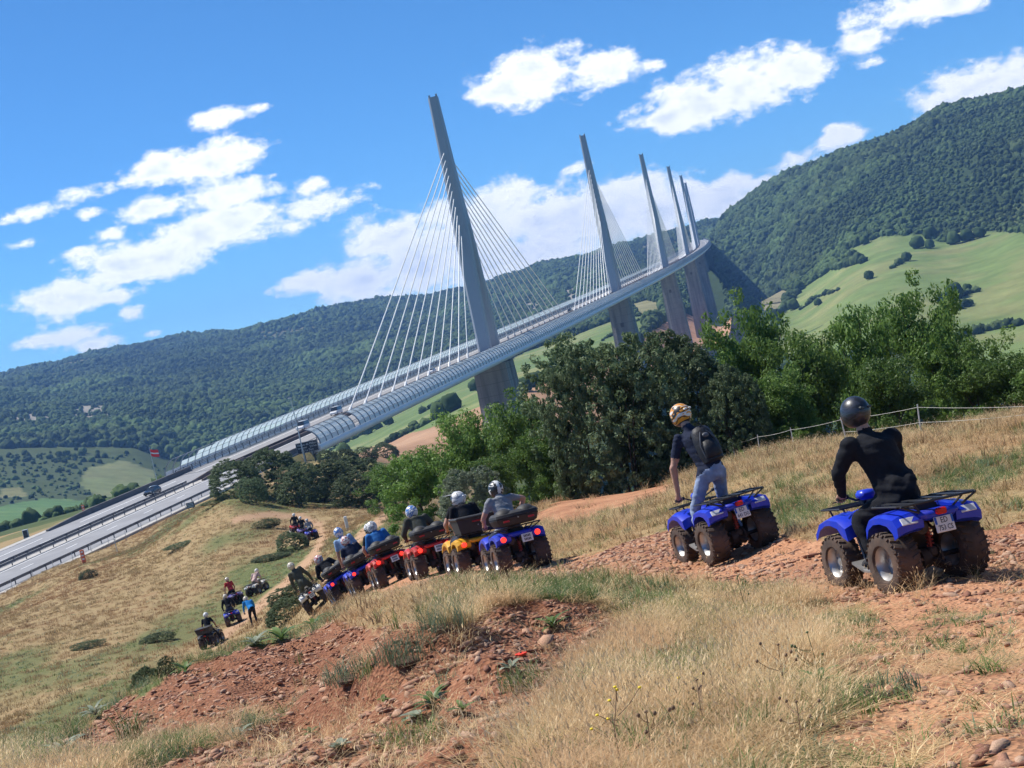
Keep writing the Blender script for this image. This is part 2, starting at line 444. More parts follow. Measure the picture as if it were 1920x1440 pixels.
def cover(x, y, z, trail=False):
    """dirt, green, patchy masks near the camera"""
    px, py = project(x, y, z)
    wob = 26.0
    n1, n2 = fbm(x * 1.3 + 3, y * 0.9) - 0.5, fbm(x * 1.3 + 40, y * 0.9 + 9) - 0.5
    qx, qy = px + wob * 2 * n1, py + wob * n2
    d = polymask(qx, qy, y, DIRT)
    tr_ = np.zeros(px.shape)
    for (pl, d0, d1, w) in TRAIL:
        best = np.full(px.shape, 1e9)
        for (a, b) in zip(pl[:-1], pl[1:]):
            vx, vy = b[0] - a[0], b[1] - a[1]; t = np.clip(((px - a[0]) * vx + (py - a[1]) * vy) / (vx * vx + vy * vy), 0, 1)
            best = np.minimum(best, np.hypot(px - a[0] - t * vx, (py - a[1] - t * vy)))
        tr_ = np.maximum(tr_, np.where((y > d0) & (y < d1), 1 - sstep(w * 0.55, w * 1.35, best + 8 * n1), 0))
    g = polymask(qx, qy, y, GREEN)
    p = polymask(qx, qy, y, PATCHY)
    d = np.maximum(d, p * sstep(0.44, 0.56, fbm(x * 1.7 + 8, y * 1.7 + 2) + 0.19 * sstep(1540, 1760, px)) * 0.9)
    far_g = sstep(0.44, 0.62, fbm(x * 0.11 + 5, y * 0.035 + 1)) * sstep(30, 60, y) * 0.85
    g = np.maximum(g, far_g)
    nearg = sstep(0.55, 0.68, fbm(x * 0.9 + 31, y * 0.7 + 12)) * (1 - sstep(30, 60, y)) * 0.7
    g = np.maximum(g, nearg) * (1 - 0.9 * d)
    if trail: return d, g, p, tr_
    return np.maximum(d, tr_ * 0.95), g, p
MOUND = np.array([pix(a, b, d)[:2] for a, b, d in ((560, 1310, 15.2), (660, 1262, 14.2), (760, 1222, 13.6), (840, 1190, 13.6), (885, 1174, 13.8))])
def H(x, y, detail=True):
    x, y = np.asarray(x, float), np.asarray(y, float)
    z = base_z(x, y)
    s, t = st_of(x, y)
    zr = P1[2] + GRADE * s
    far = sstep(900, 1600, y)
    hillw = far * sstep(-45, 30, z)
    z = z + hillw * ((fbm(x / 260, y / 420 + 3) - 0.5) * 46 + (fbm(x / 90, y / 150 + 9) - 0.5) * 14)
    # spur and gully modelling of the plateau edge
    z = z + far * sstep(-30, 40, z) * (np.abs(fbm(x / 420 + 7, y / 900) - 0.5)) * 26
    z = z - 15.0 * sstep(2350, 3000, y)
    mid = (1 - sstep(300, 500, y)) * sstep(25, 60, y)
    z = z + mid * ((fbm(x / 14, y / 22) - 0.5) * 0.9 + (fbm(x / 4, y / 6) - 0.5) * 0.28)
    if detail:
        near = 1 - sstep(25, 45, y)
        px, py = project(x, y, z)
        dm = polymask(px, py, y, DIRT[1:3]) * near
        z = z + near * ((fbm(x / 1.6, y / 1.9) - 0.5) * 0.16 + (fbm(x * 2.2, y * 2.0) - 0.5) * 0.05)
        z = z + dm * ((fbm(x / 0.8 + 4, y / 1.1) - 0.5) * 0.44 + (fbm(x * 3.4, y * 3.0, 4) - 0.5) * 0.15)
        # the bank dug out in front of the crest of the red mound
        rx, ry = MOUND[:, 0], MOUND[:, 1]
        yr = np.interp(x, rx, ry); inx = sstep(rx[0] - .6, rx[0] + .5, x) * (1 - sstep(rx[-1] - .4, rx[-1] + .5, x))
        nn_ = yr - y
        z = z - near * inx * 0.26 * sstep(-0.05, 0.75, nn_) * (1 - sstep(2.2, 4.2, nn_)) + near * inx * 0.10 * np.exp(-(nn_ + .15) ** 2 / .12)
    # motorway bed in a cutting / on a bank up to the abutment
    edge = np.where(t > 0, 15.0 + 3.5 * (1 - sstep(-300, -225, s)) + 1.0, 24.0)
    w = (1 - sstep(14.6, edge, np.abs(t))) * (1 - sstep(ABUT - 1, ABUT + 9, s))
    z = z * (1 - w) + (zr - 0.3) * w
    # nothing of the hillside may stand on the deck
    over = (np.abs(t) < 26) & (s > ABUT + 2) & (s < 2245)
    z = np.where(over, np.minimum(z, zr - 4.9 - 4.5 * sstep(ABUT + 14, ABUT + 54, s)), z)
    return z
def Hf(x, y): return float(H(np.array([x]), np.array([y]))[0])
def on_ray(px, py, d0, d1, n=400):
    """where the line of sight first meets the ground between two distances"""
    a, b = pix(px, py, d0), pix(px, py, d1)
    t = np.linspace(0, 1, n) ** 1.5
    X, Y, Z = a.x + (b.x - a.x) * t, a.y + (b.y - a.y) * t, a.z + (b.z - a.z) * t
    g = H(X, Y); k = np.where(g >= Z)[0]
    i = k[0] if len(k) else int(np.argmin(np.abs(g - Z)))
    return Vector((X[i], Y[i], g[i]))
def ground_at(px, py, d):
    p = pix(px, py, d); return Vector((p.x, p.y, Hf(p.x, p.y)))
# ------------------------------------------------------------------ ground sheets
def sheet(y0, y1, rows, amax, cols):
    ys = np.exp(np.linspace(math.log(y0), math.log(y1), rows)); a = np.linspace(-amax, amax, cols)
    Y, A = np.meshgrid(ys, a, indexing='ij'); X = A * Y
    Z = H(X, Y)
    i = np.arange(rows * cols).reshape(rows, cols)
    Fq = np.stack([i[:-1, :-1], i[:-1, 1:], i[1:, 1:], i[1:, :-1]], -1).reshape(-1, 4)
    return X, Y, Z, Fq
def set_col(me, name, arr):
    at = me.color_attributes.new(name, 'FLOAT_COLOR', 'POINT')
    at.data.foreach_set('color', np.ascontiguousarray(arr, np.float32).ravel())
class NT:
    def __init__(s, m): s.nt = m.node_tree
    def n(s, kind, **kw):
        q = s.nt.nodes.new(kind)
        for k, v in kw.items():
            try: setattr(q, k, v)
            except Exception: q.inputs[k].default_value = v
        return q
    def l(s, a, b): s.nt.links.new(a, b)
    def noise(s, vec, scale, detail=5, rough=0.55):
        q = s.n('ShaderNodeTexNoise'); q.inputs['Scale'].default_value = scale; q.inputs['Detail'].default_value = detail; q.inputs['Roughness'].default_value = rough
        s.l(vec, q.inputs['Vector']); return q.outputs[0]
    def ramp(s, v, lo, hi):
        q = s.n('ShaderNodeMapRange'); q.inputs[1].default_value = lo; q.inputs[2].default_value = hi; s.l(v, q.inputs[0]); return q.outputs[0]
    def mix(s, f, a, b):
        q = s.n('ShaderNodeMix', data_type='RGBA')
        if isinstance(f, float): q.inputs[0].default_value = f
        else: s.l(f, q.inputs[0])
        for k, c in ((6, a), (7, b)):
            if isinstance(c, tuple): q.inputs[k].default_value = (*c, 1)
            else: s.l(c, q.inputs[k])
        return q.outputs[2]
    def mul(s, a, b):
        q = s.n('ShaderNodeMath', operation='MULTIPLY'); s.l(a, q.inputs[0])
        if isinstance(b, float): q.inputs[1].default_value = b
        else: s.l(b, q.inputs[1])
        return q.outputs[0]
def ground_mat():
    m = bpy.data.materials.new('ground_soil'); m.use_nodes = True; k = NT(m); b = k.nt.nodes['Principled BSDF']
    b.inputs['Roughness'].default_value = 0.95; b.inputs['Specular IOR Level'].default_value = 0.1
    g = k.n('ShaderNodeNewGeometry'); pos = g.outputs['Position']
    a = k.n('ShaderNodeVertexColor'); a.layer_name = 'cover'
    sp = k.n('ShaderNodeSeparateColor'); k.l(a.outputs[0], sp.inputs[0])
    n1, n2, n3 = k.noise(pos, 0.6, 6), k.noise(pos, 5.0, 6), k.noise(pos, 38.0, 4)
    vo = k.n('ShaderNodeTexVoronoi'); vo.inputs['Scale'].default_value = 26; k.l(pos, vo.inputs['Vector'])
    vc = k.n('ShaderNodeSeparateColor'); k.l(vo.outputs['Color'], vc.inputs[0])
    dirt = k.mix(k.ramp(n2, 0.3, 0.7), (0.165, 0.068, 0.038), (0.310, 0.140, 0.078))
    dirt = k.mix(k.mul(k.ramp(vc.outputs[0], 0.45, 1.0), 0.55), dirt, (0.41, 0.215, 0.125))
    dirt = k.mix(k.mul(k.ramp(n1, 0.5, 0.75), 0.6), dirt, (0.155, 0.062, 0.040))
    dust = k.mix(k.ramp(n2, 0.3, 0.7), (0.40, 0.185, 0.098), (0.54, 0.29, 0.165)); dirt = k.mix(a.outputs[1], dirt, dust)
    dry = k.mix(k.ramp(n2, 0.3, 0.7), (0.225, 0.155, 0.075), (0.40, 0.295, 0.150))
    dry = k.mix(k.mul(k.ramp(n3, 0.45, 0.75), 0.5), dry, (0.44, 0.345, 0.20))
    dry = k.mix(k.mul(k.ramp(n1, 0.52, 0.72), 0.55), dry, (0.30, 0.165, 0.085))
    grn = k.mix(k.ramp(n2, 0.3, 0.7), (0.085, 0.105, 0.038), (0.175, 0.185, 0.075))
    c = k.mix(sp.outputs[1], dry, grn)
    c = k.mix(sp.outputs[0], c, dirt)
    tan = k.mix(k.ramp(n2, 0.3, 0.7), (0.36, 0.215, 0.125), (0.50, 0.33, 0.205))
    c = k.mix(sp.outputs[2], c, tan)
    k.l(c, b.inputs['Base Color'])
    bp = k.n('ShaderNodeBump'); bp.inputs['Strength'].default_value = 0.8; bp.inputs['Distance'].default_value = 0.03
    h = k.n('ShaderNodeMath', operation='ADD'); k.l(n2, h.inputs[0]); k.l(vo.outputs['Distance'], h.inputs[1]); k.l(h.outputs[0], bp.inputs['Height'])
    k.l(bp.outputs[0], b.inputs['Normal'])
    return m
X, Y, Z, Fq = sheet(1.5, 335.0, 720, 0.72, 470)
me = array_mesh('ground', np.stack([X, Y, Z], -1).reshape(-1, 3), Fq, smooth=True)
D_, G_, P_, T_r = cover(X, Y, Z, True)
PX_, PY_ = project(X, Y, Z); DU_ = np.maximum(polymask(PX_, PY_, Y, [DIRT[0], DIRT[4], DIRT[3]]), P_) * (0.5 + 0.5 * sstep(.35, .6, fbm(X * 1.1, Y * 1.1 + 4)))
set_col(me, 'cover', np.stack([D_, G_ * (1 - T_r), T_r, DU_], -1))
Z_NEAR_MIN = Z.min()
ground = put('ground', me, mat=ground_mat()); tag(ground, kind='structure')
# ---- valley floor and wooded hills beyond
FIELDS = [  # outline, colour, second colour, depth range
 ([(1455,602),(1500,545),(1560,506),(1622,492),(1588,470),(1650,444),(1722,440),(1770,456),(1800,432),(1925,438),(2100,420),(2100,700),(1800,700),(1700,660),(1460,680)], (0.150,0.205,0.070), (0.25,0.245,0.105), 700, 1620),
 ([(1190,660),(1205,632),(1250,598),(1300,582),(1372,566),(1410,596),(1400,700),(1190,700)], (0.40,0.235,0.150), (0.45,0.28,0.18), 900, 1800),
 ([(600,900),(665,853),(740,818),(800,806),(870,775),(1000,718),(1110,680),(1160,655),(1190,662),(1190,760),(900,900)], (0.36,0.215,0.130), (0.42,0.27,0.17), 400, 1300),
 ([(560,875),(600,848),(690,800),(770,765),(880,708),(1000,655),(1100,622),(1180,592),(1215,592),(1205,628),(1160,655),(1110,680),(1000,718),(870,775),(800,806),(740,818),(665,853),(620,880)], (0.135,0.190,0.068), (0.26,0.25,0.115), 350, 1750),
 ([(-200,1100),(-200,955),(0,948),(80,934),(165,938),(168,962),(120,985),(0,1050)], (0.105,0.185,0.070), (0.155,0.22,0.085), 500, 1300),
 ([(150,905),(160,880),(230,862),(290,885),(300,930),(250,935),(180,932)], (0.17,0.20,0.085), (0.21,0.21,0.10), 900, 1500),
 ([(0,935),(0,915),(40,915),(50,930)], (0.2,0.2,0.09), (0.2,0.18,0.09), 900, 1500),
 ([(485,802),(530,792),(545,800),(500,815)], (0.12,0.22,0.06), (0.14,0.24,0.07), 1300, 2000),
 ([(1415,560),(1455,540),(1480,545),(1455,600),(1430,600)], (0.24,0.215,0.125), (0.3,0.27,0.16), 1300, 1900),
 ([(1170,575),(1215,560),(1260,575),(1215,600)], (0.22,0.21,0.10), (0.26,0.24,0.13), 1300, 2100)]
BARE = [([(470,612),(540,590),(640,580),(640,600),(560,625),(490,640)], 2800, 3500), ([(90,690),(180,655),(220,660),(150,700),(70,720)], 2700, 3400), ([(1130,475),(1200,452),(1300,425),(1320,440),(1240,480),(1150,500)], 2700, 3500)]
ROCK = [([(1060,540),(1075,500),(1085,530),(1080,575),(1062,570)], 2000, 3400), ([(985,575),(1000,545),(1010,580),(995,592)], 2000, 3400), ([(20,785),(60,770),(95,782),(60,795)], 1500, 2000), ([(130,765),(200,760),(210,780),(140,785)], 1500, 2000)]
def far_cover(x, y, z):
    px, py = project(x, y, z)
    n1, n2 = fbm(x / 22, y / 34) - 0.5, fbm(x / 22 + 50, y / 34 + 7) - 0.5
    qx, qy = px + 9 * n1, py + 7 * n2
    fm = np.zeros(px.shape, int)
    for i, (poly, c1, c2, d0, d1) in enumerate(FIELDS):
        fm = np.where(inpoly(qx, qy, poly) & (y > d0) & (y < d1), i + 1, fm)
    bm_ = np.zeros(px.shape); rk = np.zeros(px.shape)
    for poly, d0, d1 in BARE: bm_ = np.maximum(bm_, inpoly(qx, qy, poly) & (y > d0) & (y < d1))
    for poly, d0, d1 in ROCK: rk = np.maximum(rk, inpoly(qx, qy, poly) & (y > d0) & (y < d1))
    return fm, bm_, rk
X, Y, Z, Fq = sheet(333.0, 6800.0, 560, 0.66, 620)
Z[0] -= 0.4
fm, bare, rock = far_cover(X, Y, Z)
colr = np.empty(X.shape + (3,)); colr[:] = (0.040, 0.062, 0.026)
mid_sc = (Y < 1500)
colr[mid_sc] = (0.075, 0.098, 0.040)
nn = fbm(X / 60, Y / 22, 3)[..., None]
n3 = sstep(0.40, 0.70, 0.5 * fbm(X / 70 + 3, Y / 90 + 8, 4) + 0.5 * fbm(X / 26 + 3, Y / 30 + 1, 3))[..., None]
for i, (poly, c1, c2, d0, d1) in enumerate(FIELDS):
    k = fm == i + 1
    c = np.array(c1) * (1 - n3 * .7) + np.array(c2) * n3 * .7
    colr = np.where(k[..., None], c * (0.86 + 0.28 * nn), colr)
colr = np.where((bare > 0)[..., None], np.array((0.125, 0.125, 0.066)) * (0.7 + 0.6 * nn), colr)
colr = np.where((rock > 0)[..., None], np.array((0.27, 0.245, 0.20)) * (0.6 + 0.8 * nn), colr)
def far_mat():
    m = bpy.data.materials.new('far_land'); m.use_nodes = True; k = NT(m); b = k.nt.nodes['Principled BSDF']
    b.inputs['Roughness'].default_value = 0.95; b.inputs['Specular IOR Level'].default_value = 0.05
    g = k.n('ShaderNodeNewGeometry'); a = k.n('ShaderNodeVertexColor'); a.layer_name = 'land'
    n1 = k.noise(g.outputs['Position'], 0.06, 6, 0.65); n2 = k.noise(g.outputs['Position'], 0.4, 4)
    h = k.n('ShaderNodeHueSaturation'); k.l(a.outputs[0], h.inputs['Color'])
    v = k.n('ShaderNodeMapRange'); v.inputs[1].default_value = 0.3; v.inputs[2].default_value = 0.7; v.inputs[3].default_value = 0.82; v.inputs[4].default_value = 1.2
    k.l(n1, v.inputs[0]); k.l(v.outputs[0], h.inputs['Value'])
    k.l(h.outputs[0], b.inputs['Base Color'])
    bp = k.n('ShaderNodeBump'); bp.inputs['Strength'].default_value = 0.5; bp.inputs['Distance'].default_value = 0.6; k.l(n2, bp.inputs['Height']); k.l(bp.outputs[0], b.inputs['Normal'])
    return m
FARM = far_mat()
# the fields and the wooded hillsides become separate sheets
fv = fm.reshape(-1)[Fq]; isf = (fv > 0).sum(1) >= 2
V = np.stack([X, Y, Z], -1).reshape(-1, 3); CV = colr.reshape(-1, 3)
def sub_sheet(name, sel):
    f = Fq[sel]; u, inv = np.unique(f, return_inverse=True)
    me = array_mesh(name, V[u], inv.reshape(f.shape), smooth=True)
    set_col(me, 'land', np.concatenate([CV[u], np.ones((len(u), 1))], 1))
    return tag(put(name, me, mat=FARM), kind='structure')
sub_sheet('hills', ~isf)
fid = np.max(fv, 1)
for nm, ids in (('farm_field', (1, 9)), ('ploughed_field', (2, 3)), ('valley_meadow', (4, 5, 6, 7, 8, 10))):
    sub_sheet(nm, isf & np.isin(fid, ids))
FARX, FARY, FARZ, FARFM, FARBARE, FARROCK = X, Y, Z, fm, bare, rock
# ------------------------------------------------------------------ sky dome carrying the fair-weather clouds (the blue comes from the sky light behind it)
CLOUDS = [  # picture position and half sizes of each bank, surveyed from the photograph
    (1015, 128, 92, 48), (945, 165, 62, 34), (1120, 128, 72, 30),
    (1405, 150, 105, 52), (1290, 195, 96, 40), (1480, 128, 78, 36), (1230, 222, 50, 18),
    (1690, 22, 105, 36), (1625, 72, 55, 26), (1790, 0, 70, 24),
    (1850, 152, 110, 36), (1750, 190, 60, 24), (1230, 120, 24, 10), (1632, 116, 28, 10),
    (400, 300, 88, 34), (310, 312, 72, 26), (450, 285, 46, 20),
    (410, 368, 125, 22), (290, 390, 70, 18), (580, 350, 30, 13),
    (400, 430, 165, 34), (590, 385, 80, 20), (240, 490, 130, 40), (120, 555, 95, 34), (280, 505, 84, 24),
    (215, 555, 44, 12), (415, 222, 56, 15), (480, 205, 26, 8), (65, 398, 52, 13), (160, 362, 48, 14), (170, 400, 28, 10), (45, 458, 30, 10),
    (245, 590, 28, 14), (160, 625, 70, 15), (75, 637, 36, 12), (180, 645, 60, 12), (515, 328, 22, 8), (545, 425, 28, 9),
    (740, 440, 105, 36), (690, 520, 95, 40), (780, 500, 110, 60), (575, 535, 52, 20), (860, 430, 110, 60), (950, 370, 80, 30), (900, 480, 120, 52),
    (1000, 400, 90, 44), (1060, 420, 110, 60), (1160, 390, 110, 50), (1230, 400, 80, 60), (1290, 365, 55, 34), (1370, 350, 60, 26), (1350, 385, 80, 30),
    (1190, 345, 50, 18), (1000, 470, 110, 40), (1480, 310, 50, 22), (1585, 255, 42, 24), (1430, 345, 40, 18), (1078, 314, 26, 9), (1475, 292, 14, 8),
    (205, 440, 34, 12), (160, 470, 32, 10), (75, 615, 16, 5), (285, 625, 20, 6)]
def cloud_field(a, e):
    acc = np.full(a.shape, -9.0)
    for (cx, cy, rx, ry) in CLOUDS:
        p = pix(cx, cy, 1.0)
        m = (1 - np.sqrt(((a - p.x) * F / rx / 1.22) ** 2 + ((e - p.z) * F / ry / 1.25) ** 2))
        m = np.where(m > 0, m * min(1.0, 0.5 + ry / 60.0), m)
        k = 0.12
        h = np.maximum(k - np.abs(acc - m), 0) / k
        acc = np.maximum(acc, m) + h * h * k * 0.25
    n = fbm(a * 7 + 20, e * 22 + 3, 4)
    away = np.clip(np.maximum((np.abs(a) - 0.42) * 6, (e - 0.34) * 6), 0, 1)
    els = (n - 0.62) * 5.0
    return np.maximum(np.clip(acc, -1.5, 2), np.where(away > 0, (els + 1) * away - 1, -9))
nA, nE = 760, 300
az, el = np.linspace(-0.95, 0.95, nA), np.linspace(-0.03, 0.62, nE)
AZ, EL = np.meshgrid(az, el, indexing='ij')
RS = 22000.0
V = np.stack([np.sin(AZ) * np.cos(EL), np.cos(AZ) * np.cos(EL), np.sin(EL)], -1)
dens = cloud_field(V[..., 0] / V[..., 1], V[..., 2] / V[..., 1])
i = np.arange(nA * nE).reshape(nA, nE)
me = array_mesh('sky', (V * RS).reshape(-1, 3), np.stack([i[:-1, :-1], i[1:, :-1], i[1:, 1:], i[:-1, 1:]], -1).reshape(-1, 4), smooth=True)
set_col(me, 'bank', np.stack([dens * 0.25 + 0.5] * 3 + [np.ones_like(dens)], -1))
m = bpy.data.materials.new('cloud_sky'); m.use_nodes = True; k = NT(m); k.nt.nodes.clear()
at = k.n('ShaderNodeVertexColor'); at.layer_name = 'bank'
spc = k.n('ShaderNodeSeparateColor'); k.l(at.outputs[0], spc.inputs[0])
tco = k.n('ShaderNodeTexCoord'); mp = k.n('ShaderNodeMapping'); mp.inputs['Scale'].default_value = (1 / RS, 1 / RS, 1.7 / RS)
k.l(tco.outputs['Object'], mp.inputs[0])
na = k.noise(mp.outputs[0], 30.0, 9, 0.63); nb = k.noise(mp.outputs[0], 62.0, 5, 0.55)
def km(op, a, b):
    q = k.n('ShaderNodeMath', operation=op)
    for ii, w in enumerate((a, b)):
        if isinstance(w, float): q.inputs[ii].default_value = w
        else: k.l(w, q.inputs[ii])
    return q.outputs[0]
d0 = km('MULTIPLY', km('SUBTRACT', spc.outputs[0], 0.5), 4.0)
nf = k.noise(mp.outputs[0], 110.0, 7, 0.6)
dd = km('ADD', km('ADD', d0, km('MULTIPLY', km('SUBTRACT', na, 0.50), 2.5)), km('MULTIPLY', km('SUBTRACT', nf, 0.50), 0.9))
cv = k.n('ShaderNodeMapRange', interpolation_type='SMOOTHSTEP'); cv.inputs[1].default_value = -0.10; cv.inputs[2].default_value = 0.55; k.l(dd, cv.inputs[0])
thick = k.n('ShaderNodeMapRange', interpolation_type='SMOOTHSTEP'); thick.inputs[1].default_value = 0.3; thick.inputs[2].default_value = 1.2; k.l(dd, thick.inputs[0])
grey = km('MULTIPLY', thick.outputs[0], k.ramp(nb, 0.66, 0.36))
cc = k.mix(grey, (1.0, 1.0, 1.0), (0.66, 0.72, 0.83))
em = k.n('ShaderNodeEmission'); em.inputs[1].default_value = 0.98; k.l(cc, em.inputs[0])
tr = k.n('ShaderNodeBsdfTransparent'); ms = k.n('ShaderNodeMixShader'); ou = k.n('ShaderNodeOutputMaterial')
k.l(km('MULTIPLY', cv.outputs[0], 0.95), ms.inputs[0]); k.l(tr.outputs[0], ms.inputs[1]); k.l(em.outputs[0], ms.inputs[2]); k.l(ms.outputs[0], ou.inputs[0])
m.cycles.emission_sampling = 'NONE'
tag(put('sky', me, mat=m), kind='structure')
# ------------------------------------------------------------------ motorway
ASPH = M('asphalt', (0.27, 0.27, 0.278), 0.9, 0.10, 0.25, spec=0.2)
DECKA = M('deck_asphalt', (0.27, 0.265, 0.265), 0.9, 0.08, 0.2, spec=0.2)
LINE = M('road_paint', (0.78, 0.78, 0.76), 0.7, 0.06, 2)
VERGE = M('verge_concrete', (0.42, 0.40, 0.37), 0.9, 0.12, 0.8)
RAILM = M('galvanised_rail', (0.105, 0.105, 0.115), 0.55, 0.15, 3, metal=0.3)
MEDM = M('median_concrete', (0.125, 0.095, 0.082), 0.9, 0.16, 0.6)
WALLM = M('dark_concrete', (0.135, 0.125, 0.12), 0.9, 0.2, 0.5)
STEELW = M('white_steel', (0.74, 0.75, 0.76), 0.45, 0.05, 0.3)
def sweep(mb, s0, s1, prof, step=12.0, closed=True):
    n = max(1, int(round((s1 - s0) / step)))
    rings = [[axis(s0 + (s1 - s0) * i / n, t, h) for (t, h) in prof] for i in range(n + 1)]
    return mb.loft(rings, closed=closed, cap=closed)
S_W = -500.0
mb = MB(); sweep(mb, S_W, ABUT, [(-14.2, 0), (14.2, 0), (14.2, -0.6), (-14.2, -0.6)])
road = tag(mb.build('motorway', ASPH), kind='structure')
mb = MB(); sweep(mb, S_W, ABUT, [(-1.7, 0.03), (1.7, 0.03), (1.7, -0.1), (-1.7, -0.1)]); mb.build('median_strip', VERGE, road)
for sg in (-1, 1):
    mb = MB(); a, b = sorted((sg * 13.3, sg * 15.2)); sweep(mb, S_W, -262, [(a, 0.05), (b, 0.05), (b, -0.5), (a, -0.5)]); mb.build('road_edge', VERGE, road)
def stripe(parent, t, s0, s1, w=0.24, nm='lane_marking'):
    mb = MB(); sweep(mb, s0, s1, [(t - w / 2, 0.022), (t + w / 2, 0.022), (t + w / 2, 0.002), (t - w / 2, 0.002)]); return mb.build(nm, LINE, parent)
for sg in (-1, 1):
    stripe(road, sg * 2.35, S_W, ABUT)
    s = -480.0
    while s < ABUT - 4: stripe(road, sg * 5.85, s, s + 3.4, 0.22); s += 13.0
    s = -486.0
    while s < ABUT - 30: stripe(road, sg * 9.4, s, s + 39, 0.26); s += 52.0
# guard rails: rail and each post
POSTME = MB().box((0, 0, 0.36), (0.06, 0.07, 0.36)).mesh('post')
def guard_rail(t, s0, s1, label, face):
    g = thing('guard_rail', label, 'guard rail', axis(s0, t), group='motorway guard rails')
    mb = MB(); sweep(mb, s0, s1, [(t - 0.05, 0.52), (t + 0.05, 0.47), (t + 0.05, 0.86), (t - 0.05, 0.80)], 8.0)
    mb.v = [tuple(Vector(v) - g.location) for v in mb.v]; mb.build('rail', RAILM, g)
    n = int((s1 - s0) / 4.0)
    for i in range(n + 1):
        put('post', POSTME, g, axis(s0 + i * 4.0, t + face * 0.14) - g.location, RAILM)
guard_rail(-1.15, -430, -252, 'guard rail on the far side of the motorway median, dark steel on posts', 1)
guard_rail(1.15, -430, -252, 'guard rail on the near side of the motorway median, dark steel on posts', -1)
guard_rail(13.1, -430, -264, 'guard rail along the grassy edge of the motorway', 1)
def wall(name, t, w, h, s0, s1, label, mat, slope=True):
    o = MB(); n = [(t - w, 0), (t + w, 0), (t + w * 0.55, h), (t - w * 0.55, h)]
    k = max(2, int((s1 - s0) / 12)); rings = []
    for i in range(k + 1):
        f = i / k; hh = 0.35 if (slope and i == 0) else 1.0
        rings.append([axis(s0 + (s1 - s0) * f, a, b * hh) for a, b in n])
    o.loft(rings)
    return tag(o.build(name, mat), label, 'barrier')
wall('concrete_barrier', 13.3, 0.4, 0.95, -262, ABUT - 1, 'dark concrete barrier between the motorway and the dry slope', WALLM)
wall('concrete_barrier', -13.4, 0.4, 0.95, -282, ABUT + 6, 'dark concrete barrier along the far edge of the motorway', WALLM)
wall('concrete_barrier', -1.15, 0.3, 1.0, -250, ABUT, 'dark concrete median barrier on the far side near the black car', MEDM)
wall('concrete_barrier', 1.15, 0.3, 1.0, -250, ABUT, 'dark concrete median barrier on the near side of the gap', MEDM)
# ------------------------------------------------------------------ viaduct
VI = thing('viaduct', 'long cable-stayed road viaduct with seven slim pylons on tall concrete piers', 'bridge', (0, 0, 0))
GIRD = M('girder_steel', (0.36, 0.37, 0.385), 0.5, 0.06, 0.08)
PYLM = M('pylon_steel', (0.34, 0.355, 0.38), 0.45, 0.05, 0.05, metal=0.15)
CABM = M('stay_white', (0.74, 0.74, 0.72), 0.4, 0.03, 1)
def pane_mat():
    m = bpy.data.materials.new('screen_pane'); m.use_nodes = True; k = NT(m); b = k.nt.nodes['Principled BSDF']; o = k.nt.nodes['Material Output']
    b.inputs['Roughness'].default_value = 0.16; b.inputs['Base Color'].default_value = (0.74, 0.82, 0.86, 1); b.inputs['Specular IOR Level'].default_value = 0.8
    g = k.n('ShaderNodeNewGeometry'); v = k.ramp(k.noise(g.outputs['Position'], 0.35, 3), 0.3, 0.7); c = k.mix(v, (0.76, 0.84, 0.88), (0.88, 0.93, 0.95)); k.l(c, b.inputs['Base Color'])
    t = k.n('ShaderNodeBsdfTranslucent'); k.l(c, t.inputs[0]); s1 = k.n('ShaderNodeMixShader'); s1.inputs[0].default_value = 0.55; k.l(b.outputs[0], s1.inputs[1]); k.l(t.outputs[0], s1.inputs[2])
    q = k.n('ShaderNodeBsdfTransparent'); q.inputs[0].default_value = (0.88, 0.95, 0.97, 1); s2 = k.n('ShaderNodeMixShader'); s2.inputs[0].default_value = 0.54; k.l(s1.outputs[0], s2.inputs[1]); k.l(q.outputs[0], s2.inputs[2]); k.l(s2.outputs[0], o.inputs[0])
    return m
GLASS = pane_mat()
RIBM = M('screen_rib', (0.30, 0.31, 0.33), 0.5, 0.1, 1)
def conc():
    m = bpy.data.materials.new('pier_concrete'); m.use_nodes = True; k = NT(m); b = k.nt.nodes['Principled BSDF']
    b.inputs['Roughness'].default_value = 0.9; b.inputs['Specular IOR Level'].default_value = 0.15
    g = k.n('ShaderNodeNewGeometry'); mp = k.n('ShaderNodeMapping'); mp.inputs['Scale'].default_value = (0.5, 0.5, 0.035); k.l(g.outputs['Position'], mp.inputs[0])
    n1 = k.noise(mp.outputs[0], 1.0, 5); n2 = k.noise(g.outputs['Position'], 0.12, 5)
    sx = k.n('ShaderNodeSeparateXYZ'); k.l(g.outputs['Position'], sx.inputs[0])
    fr = k.n('ShaderNodeMath', operation='FRACT'); dv = k.n('ShaderNodeMath', operation='DIVIDE'); dv.inputs[1].default_value = 4.0; k.l(sx.outputs[2], dv.inputs[0]); k.l(dv.outputs[0], fr.inputs[0])
    j = k.ramp(fr.outputs[0], 0.0, 0.06)
    c = k.mix(k.ramp(n1, 0.35, 0.68), (0.33, 0.325, 0.315), (0.19, 0.185, 0.18))
    c = k.mix(k.mul(k.ramp(n2, 0.5, 0.75), 0.5), c, (0.36, 0.35, 0.33))
    c = k.mix(j, (0.17, 0.165, 0.16), c)
    k.l(c, b.inputs['Base Color']); return m
CONC = conc()
END = 2256.0
mb = MB(); sweep(mb, ABUT, END, [(-13.9, -0.02), (13.9, -0.02), (16.2, -0.25), (16.1, -1.0), (13.6, -1.9), (2.6, -4.3), (-2.6, -4.3), (-13.6, -1.9), (-16.1, -1.0), (-16.2, -0.25)], 18)
deck = mb.build('deck', GIRD, VI)
